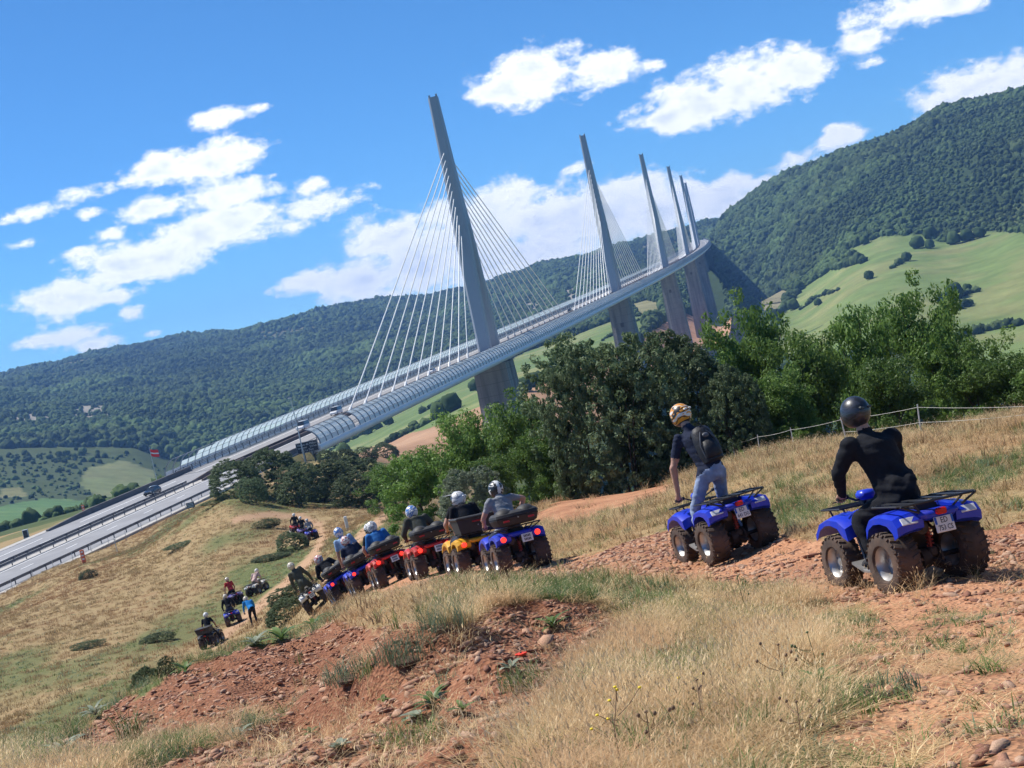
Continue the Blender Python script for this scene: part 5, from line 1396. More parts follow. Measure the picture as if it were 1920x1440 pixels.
VISM = M('visor', (0.012, 0.013, 0.016), 0.12, 0.05, 5, spec=0.8)
def helmet(parent, pos, yaw, pitch, cols, peak=False, seed=0, roll=0.0):
    """full-face shell with graphics, eye port facing the wearer's front, chin bar"""
    mb = MB(); n, m_ = 26, 18; GR_ = graphic(cols[:3], seed); stripe = cols[0] == 'black' and cols[1] == 'white'
    rings = []
    for i in range(m_ + 1):
        ph = math.pi * i / m_; ring = []
        for j in range(n):
            th = 2 * math.pi * j / n; d = Vector((math.sin(ph) * math.sin(th), math.sin(ph) * math.cos(th), -math.cos(ph)))
            x, y, z = d.x * .128, d.y * .155, d.z * .152
            if z < 0: z *= .98; y *= 1 + (.20 if d.y > 0 else -.10) * (-z / .15); x *= 1 - .06 * (-z / .15)
            z = max(z, -.135)
            ring.append((x, y, z))
        rings.append(ring)
    k = len(mb.v)
    for q in rings: mb.v += q
    for i in range(m_):
        for j in range(n):
            th = 2 * math.pi * (j + .5) / n; ph = math.pi * (i + .5) / m_; x, y, z = math.sin(ph) * math.sin(th), math.sin(ph) * math.cos(th), -math.cos(ph)
            if y > .45 and -.32 < z < .36 and abs(x) < .85: mat = VISM
            else:
                c = None
                if len(cols) > 1 and stripe and abs(x) < .26 and (z > .1 or y < 0): c = cols[1]
                if len(cols) > 3 and z < -.62: c = 'black'
                mat = GR_ if c is None else HM[c]
            mb.mat(mat); mb.f.append([k + i * n + j, k + i * n + (j + 1) % n, k + (i + 1) * n + (j + 1) % n, k + (i + 1) * n + j]); mb.m.append(mb.cur)
    for sg in (-1, 1): mb.mat(HM[cols[-1]]).rbox((sg * .045, -.142, .03), (.022, .02, .012), .006)
    if peak:
        mb.mat(HM[cols[0]]).loft([[(-.115, .09, .105), (.115, .09, .105), (.115, .09, .118), (-.115, .09, .118)], [(-.10, .25, .125), (.10, .25, .125), (.10, .25, .135), (-.10, .25, .135)]])
    o = mb.build('helmet', None, parent, smooth=True, angle=30)
    o.location = Vector(pos) - Vector((0, 0, .035)); o.rotation_euler = (pitch, roll, yaw); o.scale = (1.06, 1.03, 1.06)
    return o
BULK = [1.0]
def skin_body(J, E, rad, lev=2):
    """one continuous surface: tapered limbs and a lofted trunk fused by voxels, then relaxed"""
    mb = MB(); rad = {q: v * (BULK[0] if not q.startswith(('wri', 'palm', 'neck', 'head')) else 1) for q, v in rad.items()}
    for a, b in E:
        if 'clav' in a or 'clav' in b or a in ('pelvis', 'belly', 'chest', 'neck') and not b.startswith('hip'): continue
        p, q = J[a], J[b]; ra, rb = rad[a], rad[b]; d = (q - p).normalized()
        mb.tube([p - d * ra * .55, p - d * ra * .3, p, q, q + d * rb * .3, q + d * rb * .6], [ra * .55, ra * .9, ra, rb, rb * .9, rb * .5], 10)
    rt = (J['shoR'] - J['shoL']).normalized(); sp = (J['chest'] - J['pelvis']).normalized(); fr = sp.cross(rt).normalized() * -1
    if fr.y < 0: fr = -fr
    hr = (J['hipR'] - J['hipL']).normalized(); top = (J['shoL'] + J['shoR']) / 2; W = (J['shoR'] - J['shoL']).length / 2
    k_ = BULK[0]
    def el(c, r, w, d): w, d = w * (k_ if w > .08 else 1), d * (k_ if w > .08 else 1); return [c + r * math.cos(t) * w + fr * math.sin(t) * d for t in np.linspace(0, 2 * math.pi, 17)[:-1]]
    P, B, C, N = J['pelvis'], J['belly'], J['chest'], J['neck']
    mb.loft([el(P - sp * .13, hr, .10, .08), el(P - sp * .09, hr, .165, .125), el(P, hr, .178, .135), el(B, (hr + rt).normalized(), .168, .124), el(C - sp * .02, rt, .190, .132), el(C + sp * .07, rt, .198, .128), el(top + sp * .0, rt, W * .96, .100), el(top + sp * .045, rt, W * .62, .078), el(N.lerp(top, .35), rt, .074, .072), el(N + (J['head'] - N) * .6, rt, .060, .062)])
    for s in 'LR':
        mb.ball(J['sho' + s], rad['sho' + s] * 1.02, 12, 8); mb.ball(J['wri' + s].lerp(J['han' + s], .55), (.046, .046, .036), 10, 7)
    me = mb.mesh('person')
    o = bpy.data.objects.new('person', me); COL.objects.link(o)
    r = o.modifiers.new('r', 'REMESH'); r.mode = 'VOXEL'; r.voxel_size = .016 if lev > 1 else .026; r.use_smooth_shade = True
    sm = o.modifiers.new('s', 'SMOOTH'); sm.factor = .5; sm.iterations = 7 if lev > 1 else 3
    dg = bpy.context.evaluated_depsgraph_get(); res = bpy.data.meshes.new_from_object(o.evaluated_get(dg))
    bpy.data.objects.remove(o); bpy.data.meshes.remove(me)
    if lev > 1:                                   # folds of cloth
        n_ = len(res.vertices); co = np.empty(n_ * 3, np.float32); res.vertices.foreach_get('co', co); co = co.reshape(-1, 3); no = np.empty(n_ * 3, np.float32); res.vertices.foreach_get('normal', no); no = no.reshape(-1, 3)
        w = fbm(co[:, 0] * 9 + co[:, 1] * 5 + 3, co[:, 2] * 17 + co[:, 0] * 6, 3) - .5; co += no * (w * .034)[:, None]; res.vertices.foreach_set('co', co.ravel()); res.update()
    res.materials.clear()
    return res
def person(m, pose, wear, label, hcols, hyaw=0.0, hpitch=0.0, peak=False, lev=2, seed=0, group=None, hroll=0.0):
    """m: matrix of the bike or spot; pose: joints in that frame; wear: shirt, sleeve (long/short/none), trousers, shoes"""
    J = {k: Vector(v) for k, v in pose.items()}
    for s in 'LR':
        J['clav' + s] = J['chest'].lerp(J['sho' + s], .55) + Vector((0, 0, .02))
        J['thi' + s] = J['hip' + s].lerp(J['kne' + s], .45)
        J['fore' + s] = J['elb' + s].lerp(J['wri' + s], .35)
        J['calf' + s] = J['kne' + s].lerp(J['ank' + s], .35)
        J['palm' + s] = J['wri' + s].lerp(J['han' + s], .8)
    J['belly'] = J['pelvis'].lerp(J['chest'], .5)
    J['head'] = J['neck'].lerp(J['helm'], .55)
    rad = {'pelvis': .205, 'belly': .190, 'chest': .215, 'neck': .085, 'head': .085}
    E = [('pelvis', 'belly'), ('belly', 'chest'), ('chest', 'neck'), ('neck', 'head')]
    for s in 'LR':
        rad.update({'clav' + s: .10, 'sho' + s: .074, 'elb' + s: .049, 'fore' + s: .047, 'wri' + s: .033, 'palm' + s: .034, 'hip' + s: .105, 'thi' + s: .092, 'kne' + s: .066, 'calf' + s: .063, 'ank' + s: .045, 'toe' + s: .046})
        E += [('chest', 'clav' + s), ('clav' + s, 'sho' + s), ('sho' + s, 'elb' + s), ('elb' + s, 'fore' + s), ('fore' + s, 'wri' + s), ('wri' + s, 'palm' + s), ('pelvis', 'hip' + s), ('hip' + s, 'thi' + s), ('thi' + s, 'kne' + s), ('kne' + s, 'calf' + s), ('calf' + s, 'ank' + s), ('ank' + s, 'toe' + s)]
    used = {k for e in E for k in e}
    extra = {k: J[k] for k in J if k not in used}
    J2 = {k: v for k, v in J.items() if k in used}
    if wear[1] == 'long':
        for s in 'LR': rad['elb' + s] = .061; rad['fore' + s] = .057; rad['wri' + s] = .043; rad['sho' + s] = .084
    me = skin_body(J, E, rad, lev)
    mats = [CL[wear[0]], SKIN, CL[wear[2]], CL[wear[3]], CL['black']]
    seg = []
    for a, b in E:
        k = 0
        if a.startswith(('pelvis', 'hip', 'thi', 'kne', 'calf')) and not b.startswith('belly'): k = 2
        if a.startswith('ank'): k = 3
        if a.startswith('neck'): k = 1
        if a.startswith(('elb', 'fore')): k = 0 if wear[1] == 'long' else 1
        if a.startswith('wri'): k = 4 if len(wear) > 4 else 1
        if a.startswith('sho') and wear[1] == 'none': k = 1
        seg.append((J2[a], J2[b], k, a))
    A = np.array([q[0][:] for q in seg]); B = np.array([q[1][:] for q in seg]); D = B - A; L2 = (D ** 2).sum(1)
    idx = []
    for p in me.polygons:
        c = np.array(p.center); t = np.clip(((c - A) * D).sum(1) / np.maximum(L2, 1e-9), 0, 1); dist = np.linalg.norm(c - A - t[:, None] * D, axis=1)
        i = int(np.argmin(dist)); k = seg[i][2]
        if seg[i][3].startswith('sho') and wear[1] == 'short' and t[i] > .62: k = 1
        if seg[i][3] in ('pelvis', 'belly', 'chest') or seg[i][3].startswith('hip'):
            k = 0 if (Vector(c) - J['pelvis']).dot(J['chest'] - J['pelvis']) > -.012 + .004 * math.sin(c[0] * 60) else 2
            if (Vector(c) - J['neck']).dot(J['chest'] - J['neck']) < 0: k = 1
        idx.append(k)
    for q in mats: me.materials.append(q)
    me.polygons.foreach_set('material_index', idx); me.polygons.foreach_set('use_smooth', [True] * len(idx))
    # fingers closed round the grip (or hanging), joined to the same body
    bm = bmesh.new(); bm.from_mesh(me)
    hm = 4 if len(wear) > 4 else 1
    for s, sg in (('L', -1), ('R', 1)):
        w, h = J['wri' + s], J['han' + s]; ax = (h - w).normalized(); side = Vector((1, -.15 * sg, 0)).normalized() * sg; side = (side - ax * side.dot(ax)).normalized(); dn = ax.cross(side) * sg; 
        if dn.z > 0: dn = -dn
        fb = MB()
        for i, (off, ln) in enumerate(((-.034, .9), (-.012, 1.0), (.011, .96), (.033, .78))):
            b0 = w.lerp(h, .75) + side * off; pts = [b0, b0 + ax * .035 * ln, b0 + ax * .050 * ln + dn * .030 * ln, b0 + ax * .030 * ln + dn * .052 * ln, b0 + ax * .006 + dn * .050 * ln]
            fb.tube(pts, [.0105, .0100, .0095, .0090, .0075], 6)
        b0 = w.lerp(h, .45) - side * .034; fb.tube([b0, b0 - side * .018 + ax * .022 + dn * .018, b0 - side * .006 + ax * .045 + dn * .036], [.0125, .0115, .009], 6)
        k = len(bm.verts); vs = [bm.verts.new(v) for v in fb.v]
        for f in fb.f:
            try: q = bm.faces.new([vs[i] for i in f]); q.material_index = hm; q.smooth = True
            except ValueError: pass
    bm.to_mesh(me); bm.free()
    o = put('person', me); tag(o, label, 'person', group or 'quad bike riders'); o.matrix_world = m
    helmet(o, J['helm'], hyaw, hpitch, hcols, peak, seed, hroll)
    return o
def pose_ride(lean=0.0, fwd=0.0, twist=0.0, stand=0.0, y=0.0, hands=True, tuck=0.0):
    """seated on the saddle holding the bars; lean to the left is negative"""
    z0 = .93 * QS + .045 + stand * .33; py = -.20 + y + stand * .05
    P = dict(pelvis=(lean * .25, py, z0), chest=(lean * .7, py + .10 + fwd, z0 + .36 - fwd * .25), neck=(lean * .9, py + .15 + fwd * 1.5, z0 + .575 - fwd * .5), helm=(lean * 1.05, py + .20 + fwd * 1.75, z0 + .74 - fwd * .62))
    cx, cy, cz = P['chest']
    for s, sg in (('L', -1), ('R', 1)):
        sh = (cx + sg * .205, cy + .02 + sg * twist, cz + .125)
        P['sho' + s] = sh
        if hands: hd = (sg * .377 * QS, .385 * QS, 1.037 * QS); wr = (sg * .385 * QS, .385 * QS - .07, 1.037 * QS + .022)
        else: hd = (sg * .24, py + .42, z0 + .02); wr = (sg * .25, py + .34, z0 + .05)
        mid = Vector(sh).lerp(Vector(wr), .52); P['elb' + s] = (mid.x + sg * (.10 - .05 * stand), mid.y - .05, mid.z - .035 - .03 * (1 - stand)); P['wri' + s] = wr; P['han' + s] = hd
        P['hip' + s] = (lean * .2 + sg * .10, py + .02, z0 - .05)
        P['kne' + s] = (sg * (.29 - .07 * stand), .14 + y * .5 - .04 * stand, .68 + .02 * stand); P['ank' + s] = (sg * .305, -.05 + y * .4, .295); P['toe' + s] = (sg * .32, .10 + y * .4, .24)
    return P
GQ = 'quad bikes lined up on the hillside track'
GR = 'riders of the lined up quad bikes'
# the two nearest bikes
q1, m1 = quad(1692, 1072, 15.3, R(18), 'blue', 'nearest blue quad bike with empty rear rack and number plate ED 753 CS', None, 'ED/753 CS', group='quad bikes climbing the red track')
pp = pose_ride(lean=-.12, fwd=.03, y=-.02); pp['helm'] = (-.15, .05, 1.71); pp['pelvis'] = (-.02, -.22, .90); pp['chest'] = (-.085, -.10, 1.29); pp['helm'] = (-.15, .04, 1.735); pp['neck'] = (-.125, .0, 1.525); pp['shoL'] = (-.325, -.05, 1.395); pp['shoR'] = (.145, -.04, 1.40); pp['elbR'] = (.245, .12, 1.15); pp['elbL'] = (-.425, .10, 1.15); BULK[0] = 1.2
person(m1, pp, ('black', 'long', 'black', 'shoe'), 'black-clad rider with dark helmet on the nearest blue quad bike', ('black', 'dark', 'dark', 'black'), hyaw=.25, hpitch=-.05, seed=3, group='riders on the red track'); BULK[0] = 1.05
q2, m2 = quad(1362, 1036, 21.6, R(17), 'blue', 'blue quad bike with number plate ED 641 DG, second from the picture edge', None, 'ED/641 DG', group='quad bikes climbing the red track')
pp = pose_ride(lean=-.05, fwd=.10, stand=.95, y=.06); pp['helm'] = (-.015, .16, 2.045); pp['neck'] = (-.01, .09, 1.85); pp['pelvis'] = (.05, -.20, 1.21); pp['chest'] = (.02, -.04, 1.59); pp['shoL'] = (-.195, .05, 1.705); pp['shoR'] = (.215, .03, 1.705)
pp['hipL'] = (-.06, -.17, 1.15); pp['hipR'] = (.15, -.17, 1.15); pp['elbL'] = (-.345, .15, 1.32); pp['elbR'] = (.28, .22, 1.32)
rider2 = person(m2, pp, ('navy', 'short', 'jean', 'shoe'), 'rider in navy T-shirt and pale jeans standing on the pegs, orange and white helmet', ('orange', 'black', 'white', 'white'), hyaw=.55, hpitch=-.25, peak=False, seed=5, group='riders on the red track')
# the queue
qa, ma = quad(970, 1068, 28.6, R(15), 'blue', 'blue quad bike with domed black top case and lit red lamps, first in the queue', 'round', '?w', True, group=GQ)
pp = pose_ride(fwd=.06, y=.02, twist=.02); pp['elbR'] = (.46, .10, 1.26)
person(ma, pp, ('grey', 'short', 'dark_jean', 'shoe'), 'rider in a grey T-shirt with black and white striped helmet, first in the queue', ('black', 'white', 'black', 'black'), hyaw=.15, hpitch=-.05, lev=2, seed=2, group=GR)
qb, mb_ = quad(893, 1076, 31.4, R(16), 'yellow', 'yellow quad bike with square black top case in the queue', 'square', '?y', True, group=GQ)
person(mb_, pose_ride(fwd=.10, y=.12), ('black', 'short', 'dark_jean', 'shoe'), 'driver of the yellow quad in black, with a blue and white helmet', ('white', 'blue', 'blue', 'white'), lev=1, seed=4, group=GR)
person(mb_, pose_ride(lean=-.06, fwd=.10, y=-.22, hands=False), ('black', 'short', 'dark_jean', 'shoe'), 'passenger on the yellow quad in a black T-shirt with white peaked helmet', ('white', 'grey', 'white', 'white'), hyaw=.9, hpitch=-.1, peak=True, lev=1, seed=6, group=GR)
qc, mc = quad(815, 1086, 35.6, R(16), 'red', 'red quad bike right behind the yellow one, domed black top case', 'round', '?w', True, group=GQ)
person(mc, pose_ride(fwd=.12, y=.05, lean=-.05), ('camo', 'long', 'dark_jean', 'shoe'), 'rider in a dark camouflage jacket with blue and white helmet on a red quad', ('white', 'blue', 'blue', 'white'), hyaw=.3, lev=1, seed=8, group=GR)
qd, md = quad(740, 1100, 40.6, R(16), 'red', 'red quad bike carrying a passenger in blue, domed top case', 'round', '?w', True, group=GQ)
person(md, pose_ride(fwd=.06, y=.16, lean=-.02), ('black', 'short', 'dark_jean', 'shoe'), 'driver in black with black and white helmet, in front of the blue-clad passenger', ('white', 'black', 'black', 'white'), lev=1, seed=9, group=GR)
person(md, pose_ride(fwd=.05, y=-.18, hands=False), ('blue', 'long', 'dark_jean', 'shoe'), 'passenger in a blue jacket with white helmet on a red quad', ('white', 'white', 'grey', 'white'), hyaw=-.3, lev=1, seed=10, group=GR)
qe, me_ = quad(694, 1110, 44.6, R(16), 'blue', 'blue quad bike with a standing driver and seated passenger in the queue', 'round', None, True, group=GQ)
person(me_, pose_ride(fwd=.02, y=.12, stand=.85, lean=-.02), ('light_blue', 'short', 'khaki', 'shoe'), 'driver standing up in a light blue shirt with blue and white helmet', ('blue', 'white', 'white', 'blue'), hyaw=-.3, lev=1, seed=11, group=GR)
person(me_, pose_ride(fwd=.05, y=-.18, hands=False), ('navy', 'short', 'dark_jean', 'shoe'), 'passenger in a navy T-shirt with red and white helmet', ('white', 'red', 'red', 'white'), lev=1, seed=12, group=GR)
qf, mf = quad(654, 1118, 48.2, R(16), 'blue', 'blue quad bike next to the white one, rearmost domed case of the queue', 'round', None, True, group=GQ)
person(mf, pose_ride(fwd=.14, y=.02, lean=-.08), ('black', 'long', 'dark_jean', 'shoe'), 'crouched rider in a black jacket with red and white helmet', ('white', 'red', 'red', 'white'), hyaw=.6, hpitch=-.2, lev=1, seed=13, group=GR)
qg, mg = quad(600, 1138, 57.5, R(10), 'white', 'white quad bike without top case at the tail of the queue', None, '?w', False, group=GQ)
person(mg, pose_ride(fwd=.0, y=.05, stand=.7), ('olive', 'long', 'olive', 'shoe'), 'rider in an olive jacket with beige helmet standing on the white quad', ('beige', 'beige', 'beige', 'white'), hyaw=.1, lev=1, seed=14, group=GR)
# those already down on the trail
GF, GP = 'quad bikes far down the trail', 'riders far down the trail'
qh, mh = quad(400, 1206, 84, R(-8), 'black', 'black quad bike with top case, lowest on the trail', 'square', None, False, group=GF, decal=False)
person(mh, pose_ride(fwd=.04, y=.1, stand=.3), ('black', 'short', 'black', 'shoe'), 'rider in black with white helmet, lowest on the trail', ('white', 'white', 'white', 'white'), lev=1, seed=15, group=GP)
qi, mi = quad(438, 1164, 93, R(14), 'blue', 'blue quad bike on the trail just above the black one', None, None, group=GF)
person(mi, pose_ride(fwd=.06, y=.05, stand=.4), ('black', 'long', 'dark_jean', 'shoe'), 'rider in black with beige helmet on the blue quad above the black one', ('beige', 'beige', 'beige', 'beige'), lev=1, seed=16, group=GP)
qj, mj = quad(438, 1120, 104, R(30), 'violet', 'violet-blue quad bike below the rider in red', None, None, group=GF)
person(mj, pose_ride(fwd=.0, y=.05, stand=.5), ('red', 'short', 'black', 'shoe'), 'rider in a red T-shirt far down the trail', ('beige', 'red', 'beige', 'beige'), lev=1, seed=17, group=GP)
qk, mk = quad(486, 1112, 106, R(-25), 'white', 'white quad bike halfway up the trail', None, None, group=GF)
person(mk, pose_ride(fwd=.2, y=.05, lean=.12), ('pink', 'long', 'khaki', 'shoe'), 'rider in a pale pink top bent over the white quad on the trail', ('white', 'white', 'beige', 'white'), lev=1, seed=18, group=GP)
for i, (px_, py_, d, col, sh, lab, lab2) in enumerate([(553, 992, 141, 'red', 'black', 'farthest quad bike of the three at the trail bend, reddish', 'rider in black on the farthest of three quads at the bend'), (568, 998, 138, 'violet', 'black', 'middle quad bike of the three at the trail bend', 'rider in black on the middle quad of three at the bend'), (584, 1004, 134, 'blue', 'grey', 'blue quad bike nearest to us of the three at the trail bend', 'rider in grey on the nearest of three quads at the bend')]):
    qx, mx = quad(px_, py_, d, R(18), col, lab, None, None, group=GF)
    person(mx, pose_ride(fwd=.05, y=.05, stand=.3), (sh, 'long', 'black', 'shoe'), lab2, ('white' if i < 2 else 'grey', 'white', 'grey', 'grey'), lev=1, seed=20 + i, group=GP)
# one person bending on the bank
b_ = on_ray(478, 1172, 45, 100); wm = Matrix.Translation((b_.x, b_.y, b_.z)) @ Matrix.Rotation(R(25), 4, 'Z')
bp = dict(pelvis=(0, -.05, .92), chest=(-.03, .22, 1.18), neck=(-.05, .36, 1.33), helm=(-.06, .45, 1.44), shoL=(-.24, .28, 1.26), shoR=(.16, .26, 1.26), elbL=(-.30, .36, .98), elbR=(.28, .36, 1.0), wriL=(-.30, .44, .74), wriR=(.30, .50, .80), hanL=(-.30, .46, .66), hanR=(.30, .56, .76),
          hipL=(-.10, -.03, .87), hipR=(.10, -.03, .87), kneL=(-.14, .06, .48), kneR=(.14, .06, .48), ankL=(-.14, -.05, .08), ankR=(.14, -.05, .08), toeL=(-.15, .10, .04), toeR=(.15, .10, .04))
person(wm, bp, ('sky', 'long', 'black', 'shoe'), 'person in a bright blue top bending beside the trail', ('beige', 'beige', 'beige', 'white'), lev=1, seed=30, group=GP)
# backpack of the standing rider
BPM = M('pack_nylon', (0.008, 0.009, 0.014), 0.6, 0.3, 14, bump=0.4, bscale=20)
BPG = M('pack_grey', (0.075, 0.080, 0.095), 0.5, 0.25, 14)
bk = thing('backpack', 'dark backpack with grey pocket seams on the back of the standing rider', 'backpack'); 
R3 = Matrix.Rotation(R(-4), 4, 'Y'); bk.matrix_world = m2 @ Matrix.Translation((.035, -.27, 1.535)) @ R3 @ Matrix.Rotation(R(-17), 4, 'X')
MB().loft([[(math.cos(a) * .16 * k, -.02 + math.sin(a) * .115 * k * (1 if math.sin(a) < 0 else .7), z) for a in np.linspace(0, 2 * math.pi, 15)[:-1]] for z, k in ((-.26, .55), (-.245, .95), (-.12, 1.06), (.06, 1.02), (.18, .9), (.25, .62), (.27, .2))]).build('bag', BPM, bk, smooth=True, angle=60)
MB().loft([[(math.cos(a) * .115 * k, -.115 + math.sin(a) * .06 * k, z) for a in np.linspace(0, 2 * math.pi, 13)[:-1]] for z, k in ((-.22, .6), (-.20, 1), (-.08, 1.05), (.02, .8), (.035, .3))]).build('front_pocket', BPM, bk, smooth=True, angle=60)
for sg in (-1, 1):
    MB().tube([(sg * .12, -.10, -.20), (sg * .13, -.125, -.02), (sg * .07, -.125, .12), (sg * .015, -.10, .21)], .009, 6).build('piping', BPG, bk, smooth=True)
    MB().tube([(sg * .10, .06, -.2), (sg * .15, .12, -.02), (sg * .14, .16, .14), (sg * .09, .06, .23)], .019, 6, flat=.5).build('strap', BPM, bk, smooth=True)
MB().tube([(-.03, -.08, .245), (-.02, -.09, .30), (.02, -.09, .30), (.03, -.08, .245)], .008, 6).build('grab_loop', BPM, bk, smooth=True)
MB().ball((0, -.145, .10), (.05, .02, .035), 10, 6).build('badge', BPG, bk, smooth=True)
# ------------------------------------------------------------------ cars on the motorway
CARG = M('car_glass', (0.020, 0.024, 0.030), 0.08, 0.05, 3, spec=0.9)
CARW = M('car_white', (0.72, 0.72, 0.72), 0.3, 0.03, 2, coat=0.5); CARK = M('car_black', (0.012, 0.013, 0.016), 0.25, 0.05, 2, coat=0.6); CARS = M('car_silver', (0.45, 0.46, 0.48), 0.3, 0.04, 2, metal=0.4)
TYK = M('car_tyre', (0.02, 0.02, 0.02), 0.9, 0.1, 5)
LAMPW = M('headlamp', (0.8, 0.8, 0.78), 0.15, 0.05, 6)
def car_parts(van):
    L, Wd = (2.55, .98) if van else (2.15, .89); Ht = 1.95 if van else 1.46
    body = MB()
    def ring(y, w, z0, z1): return [(-w, y, z0), (-w, y, z0 + (z1 - z0) * .6), (-w * .9, y, z1), (w * .9, y, z1), (w, y, z0 + (z1 - z0) * .6), (w, y, z0)]
    body.loft([ring(L, Wd * .80, .38, .66), ring(L - .12, Wd * .95, .25, .74), ring(L * .45, Wd, .22, .95 if not van else 1.05), ring(0, Wd, .22, 1.0 if not van else 1.1), ring(-L + .35, Wd, .22, 1.0 if not van else 1.1), ring(-L, Wd * .92, .30, .92 if not van else 1.05)])
    cab = MB()
    z0 = .95 if not van else 1.05
    f0, f1 = (L * .42, L * .10) if not van else (L * .55, L * .30)
    cab.loft([[(-Wd * .93, f0, z0), (Wd * .93, f0, z0), (Wd * .93, -L + .22, z0), (-Wd * .93, -L + .22, z0)], [(-Wd * .74, f1, Ht - .05), (Wd * .74, f1, Ht - .05), (Wd * .74, -L * (.62 if not van else .93), Ht - .05), (-Wd * .74, -L * (.62 if not van else .93), Ht - .05)]])
    roof = MB().rbox((0, (f1 - L * (.62 if not van else .93)) / 2, Ht - .02), (Wd * .76, (f1 + L * (.62 if not van else .93)) / 2 + .03, .035), .03)
    return body.mesh('body', smooth=True, angle=35), cab.mesh('window_band', smooth=True, angle=30), roof.mesh('roof', smooth=True), L, Wd
CARP = {}
CWH = MB().lathe([(.10, -.11), (.30, -.11), (.33, -.08), (.33, .08), (.30, .11), (.10, .11)], 18, 'x').mesh('wheel', smooth=True)
CRIM = MB().lathe([(.001, -.115), (.20, -.115), (.215, -.105)], 14, 'x').lathe([(.001, .115), (.20, .115), (.215, .105)], 14, 'x').mesh('rim', smooth=True)
def car(s, t, mat, label, van=False, toward=True, group='vehicles on the motorway'):
    if van not in CARP: CARP[van] = car_parts(van)
    b, c, r, L, Wd = CARP[van]
    p = axis(s, t, 0.08 if s > ABUT else 0.02); ph = PHI0 - s / RAD
    o = thing('van' if van else 'car', label, 'van' if van else 'car', p, (-ph + (math.pi if toward else 0)), group)
    for nm, me, mt in (('body', b, mat), ('window_band', c, CARG if not van else CARG), ('roof', r, mat)):
        k = me.name + mt.name
        if k not in CARP: q = me.copy(); q.materials.clear(); q.materials.append(mt); CARP[k] = q
        put(nm, CARP[k], o)
    for sx in (-1, 1):
        for yy in (L * .62, -L * .62):
            w = put('wheel', CWH, o, (sx * (Wd - .12), yy, .33), TYK); put('rim', CRIM, w, None, RIMM)
        l = put('headlight', qmesh('hl', lambda: MB().rbox((0, 0, 0), (.16, .05, .07), .02).mesh('headlight')), o, (sx * (Wd - .24), L - .07, .62), LAMPW)
        l = put('tail_lamp', qmesh('tl2', lambda: MB().rbox((0, 0, 0), (.12, .05, .10), .02).mesh('tail_lamp')), o, (sx * (Wd - .2), -L + .02, .80), TLM)
    return o
def s_at(px, t):
    best = min(np.arange(-430, 2000, 2.0), key=lambda s: abs(float(project(*[np.array(q) for q in axis(s, t, .7)])[0]) - px)); return float(best)
car(s_at(282, -6.2), -6.2, CARK, 'black car coming towards us past the red flag')
car(s_at(570, -5.5), -5.5, CARW, 'white van coming off the viaduct behind the lamp mast', True)
car(s_at(628, -6.0), -6.0, CARW, 'white van on the viaduct just before the first stay cables', True)
car(s_at(810, -5.0), -5.0, CARW, 'white car on the viaduct between the stays of the nearest pylon')
car(s_at(1068, -4.6), -4.6, CARK, 'dark car on the viaduct between the two nearest pylons')
car(s_at(1222, -4.6), -4.6, CARW, 'white van far along the viaduct by the third pylon', True)
car(s_at(1236, -4.6), -4.6, CARS, 'silver van far along the viaduct behind another van', True)
car(s_at(1205, 5.5), 5.5, CARW, 'white car driving away near the third pylon', False, False)
# ------------------------------------------------------------------ signs, masts, posts
SIGNM = M('sign_face', (0.012, 0.014, 0.022), 0.4, 0.08, 2); SIGNW = M('sign_white', (0.70, 0.71, 0.72), 0.5, 0.05, 3); GALV = M('galvanised', (0.42, 0.46, 0.50), 0.45, 0.1, 3, metal=0.4)
ORNG = M('orange_panel', (0.62, 0.13, 0.05), 0.5, 0.1, 4); DKG = M('dark_grey_metal', (0.05, 0.05, 0.055), 0.5, 0.1, 4)
p = pix(576, 838, 306.0); gz = Hf(p.x, p.y)
sg = thing('road_sign', 'black road sign with white lettering at the start of the viaduct', 'sign', (p.x, p.y, p.z), -.02); sg.scale = (.91, .91, .91)
MB().rbox((0, 0, 0), (2.35, .06, 1.18), .05).build('board', SIGNM, sg)
mbx = MB()
for z in (-1.1, 1.1): mbx.box((0, -.064, z), (2.27, .006, .02))
for x in (-2.25, 2.25): mbx.box((x, -.064, 0), (.02, .006, 1.08))
mbx.build('border', SIGNW, sg)
for tx, z, sz, xx, al in (('Viaduc de Millau', .62, .62, 0, 'CENTER'), ('longueur', 0, .56, -2.0, 'LEFT'), ('2,4 km', 0, .56, 2.05, 'RIGHT'), ('Le Tarn', -.64, .56, .35, 'CENTER')):
    text_mesh('lettering', tx, sz, SIGNW, sg, al, (xx, -.068, z), (math.pi / 2, 0, 0), .004)
mbx = MB()
for x in (-1.35, -.75): mbx.box((x, -.068, -.64), (.02, .006, .22))
for z in (-.86, -.42): mbx.box((-1.05, -.068, z), (.32, .006, .02))
mbx.tube([(-1.28, -.07, -.70), (-1.18, -.07, -.60), (-1.05, -.07, -.70), (-.92, -.07, -.60), (-.82, -.07, -.70)], .02, 4).build('river_symbol', SIGNW, sg)
for x in (-.9, 1.05): MB().box((x, .10, (-1.0 + gz - p.z - 1.0) / 2 - .1), (.09, .07, abs(gz - p.z) / 2 + .5)).build('post', DKG, sg)
def mast(px0, py0, px1, py1, d, label, name, r=.09, head=True):
    t = pix(px0, py0, d); b = pix(px1, py1, d); z = min(Hf(b.x, d), b.z)
    o = thing(name, label, 'mast', (b.x, d, z)); h = t.z - z
    MB().tube([(0, 0, -.3), (0, 0, h * .5), (0, 0, h)], [r * 1.5, r * 1.2, r * .8], 8).build('pole', GALV, o, smooth=True)
    if head:
        MB().rbox((-.22, 0, h + .02), (.34, .12, .07), .04).build('camera_head', GALV, o)
    return o, h
mast(546, 746, 566, 838, 304, 'tall pale lamp mast standing above the black road sign', 'lamp_mast')
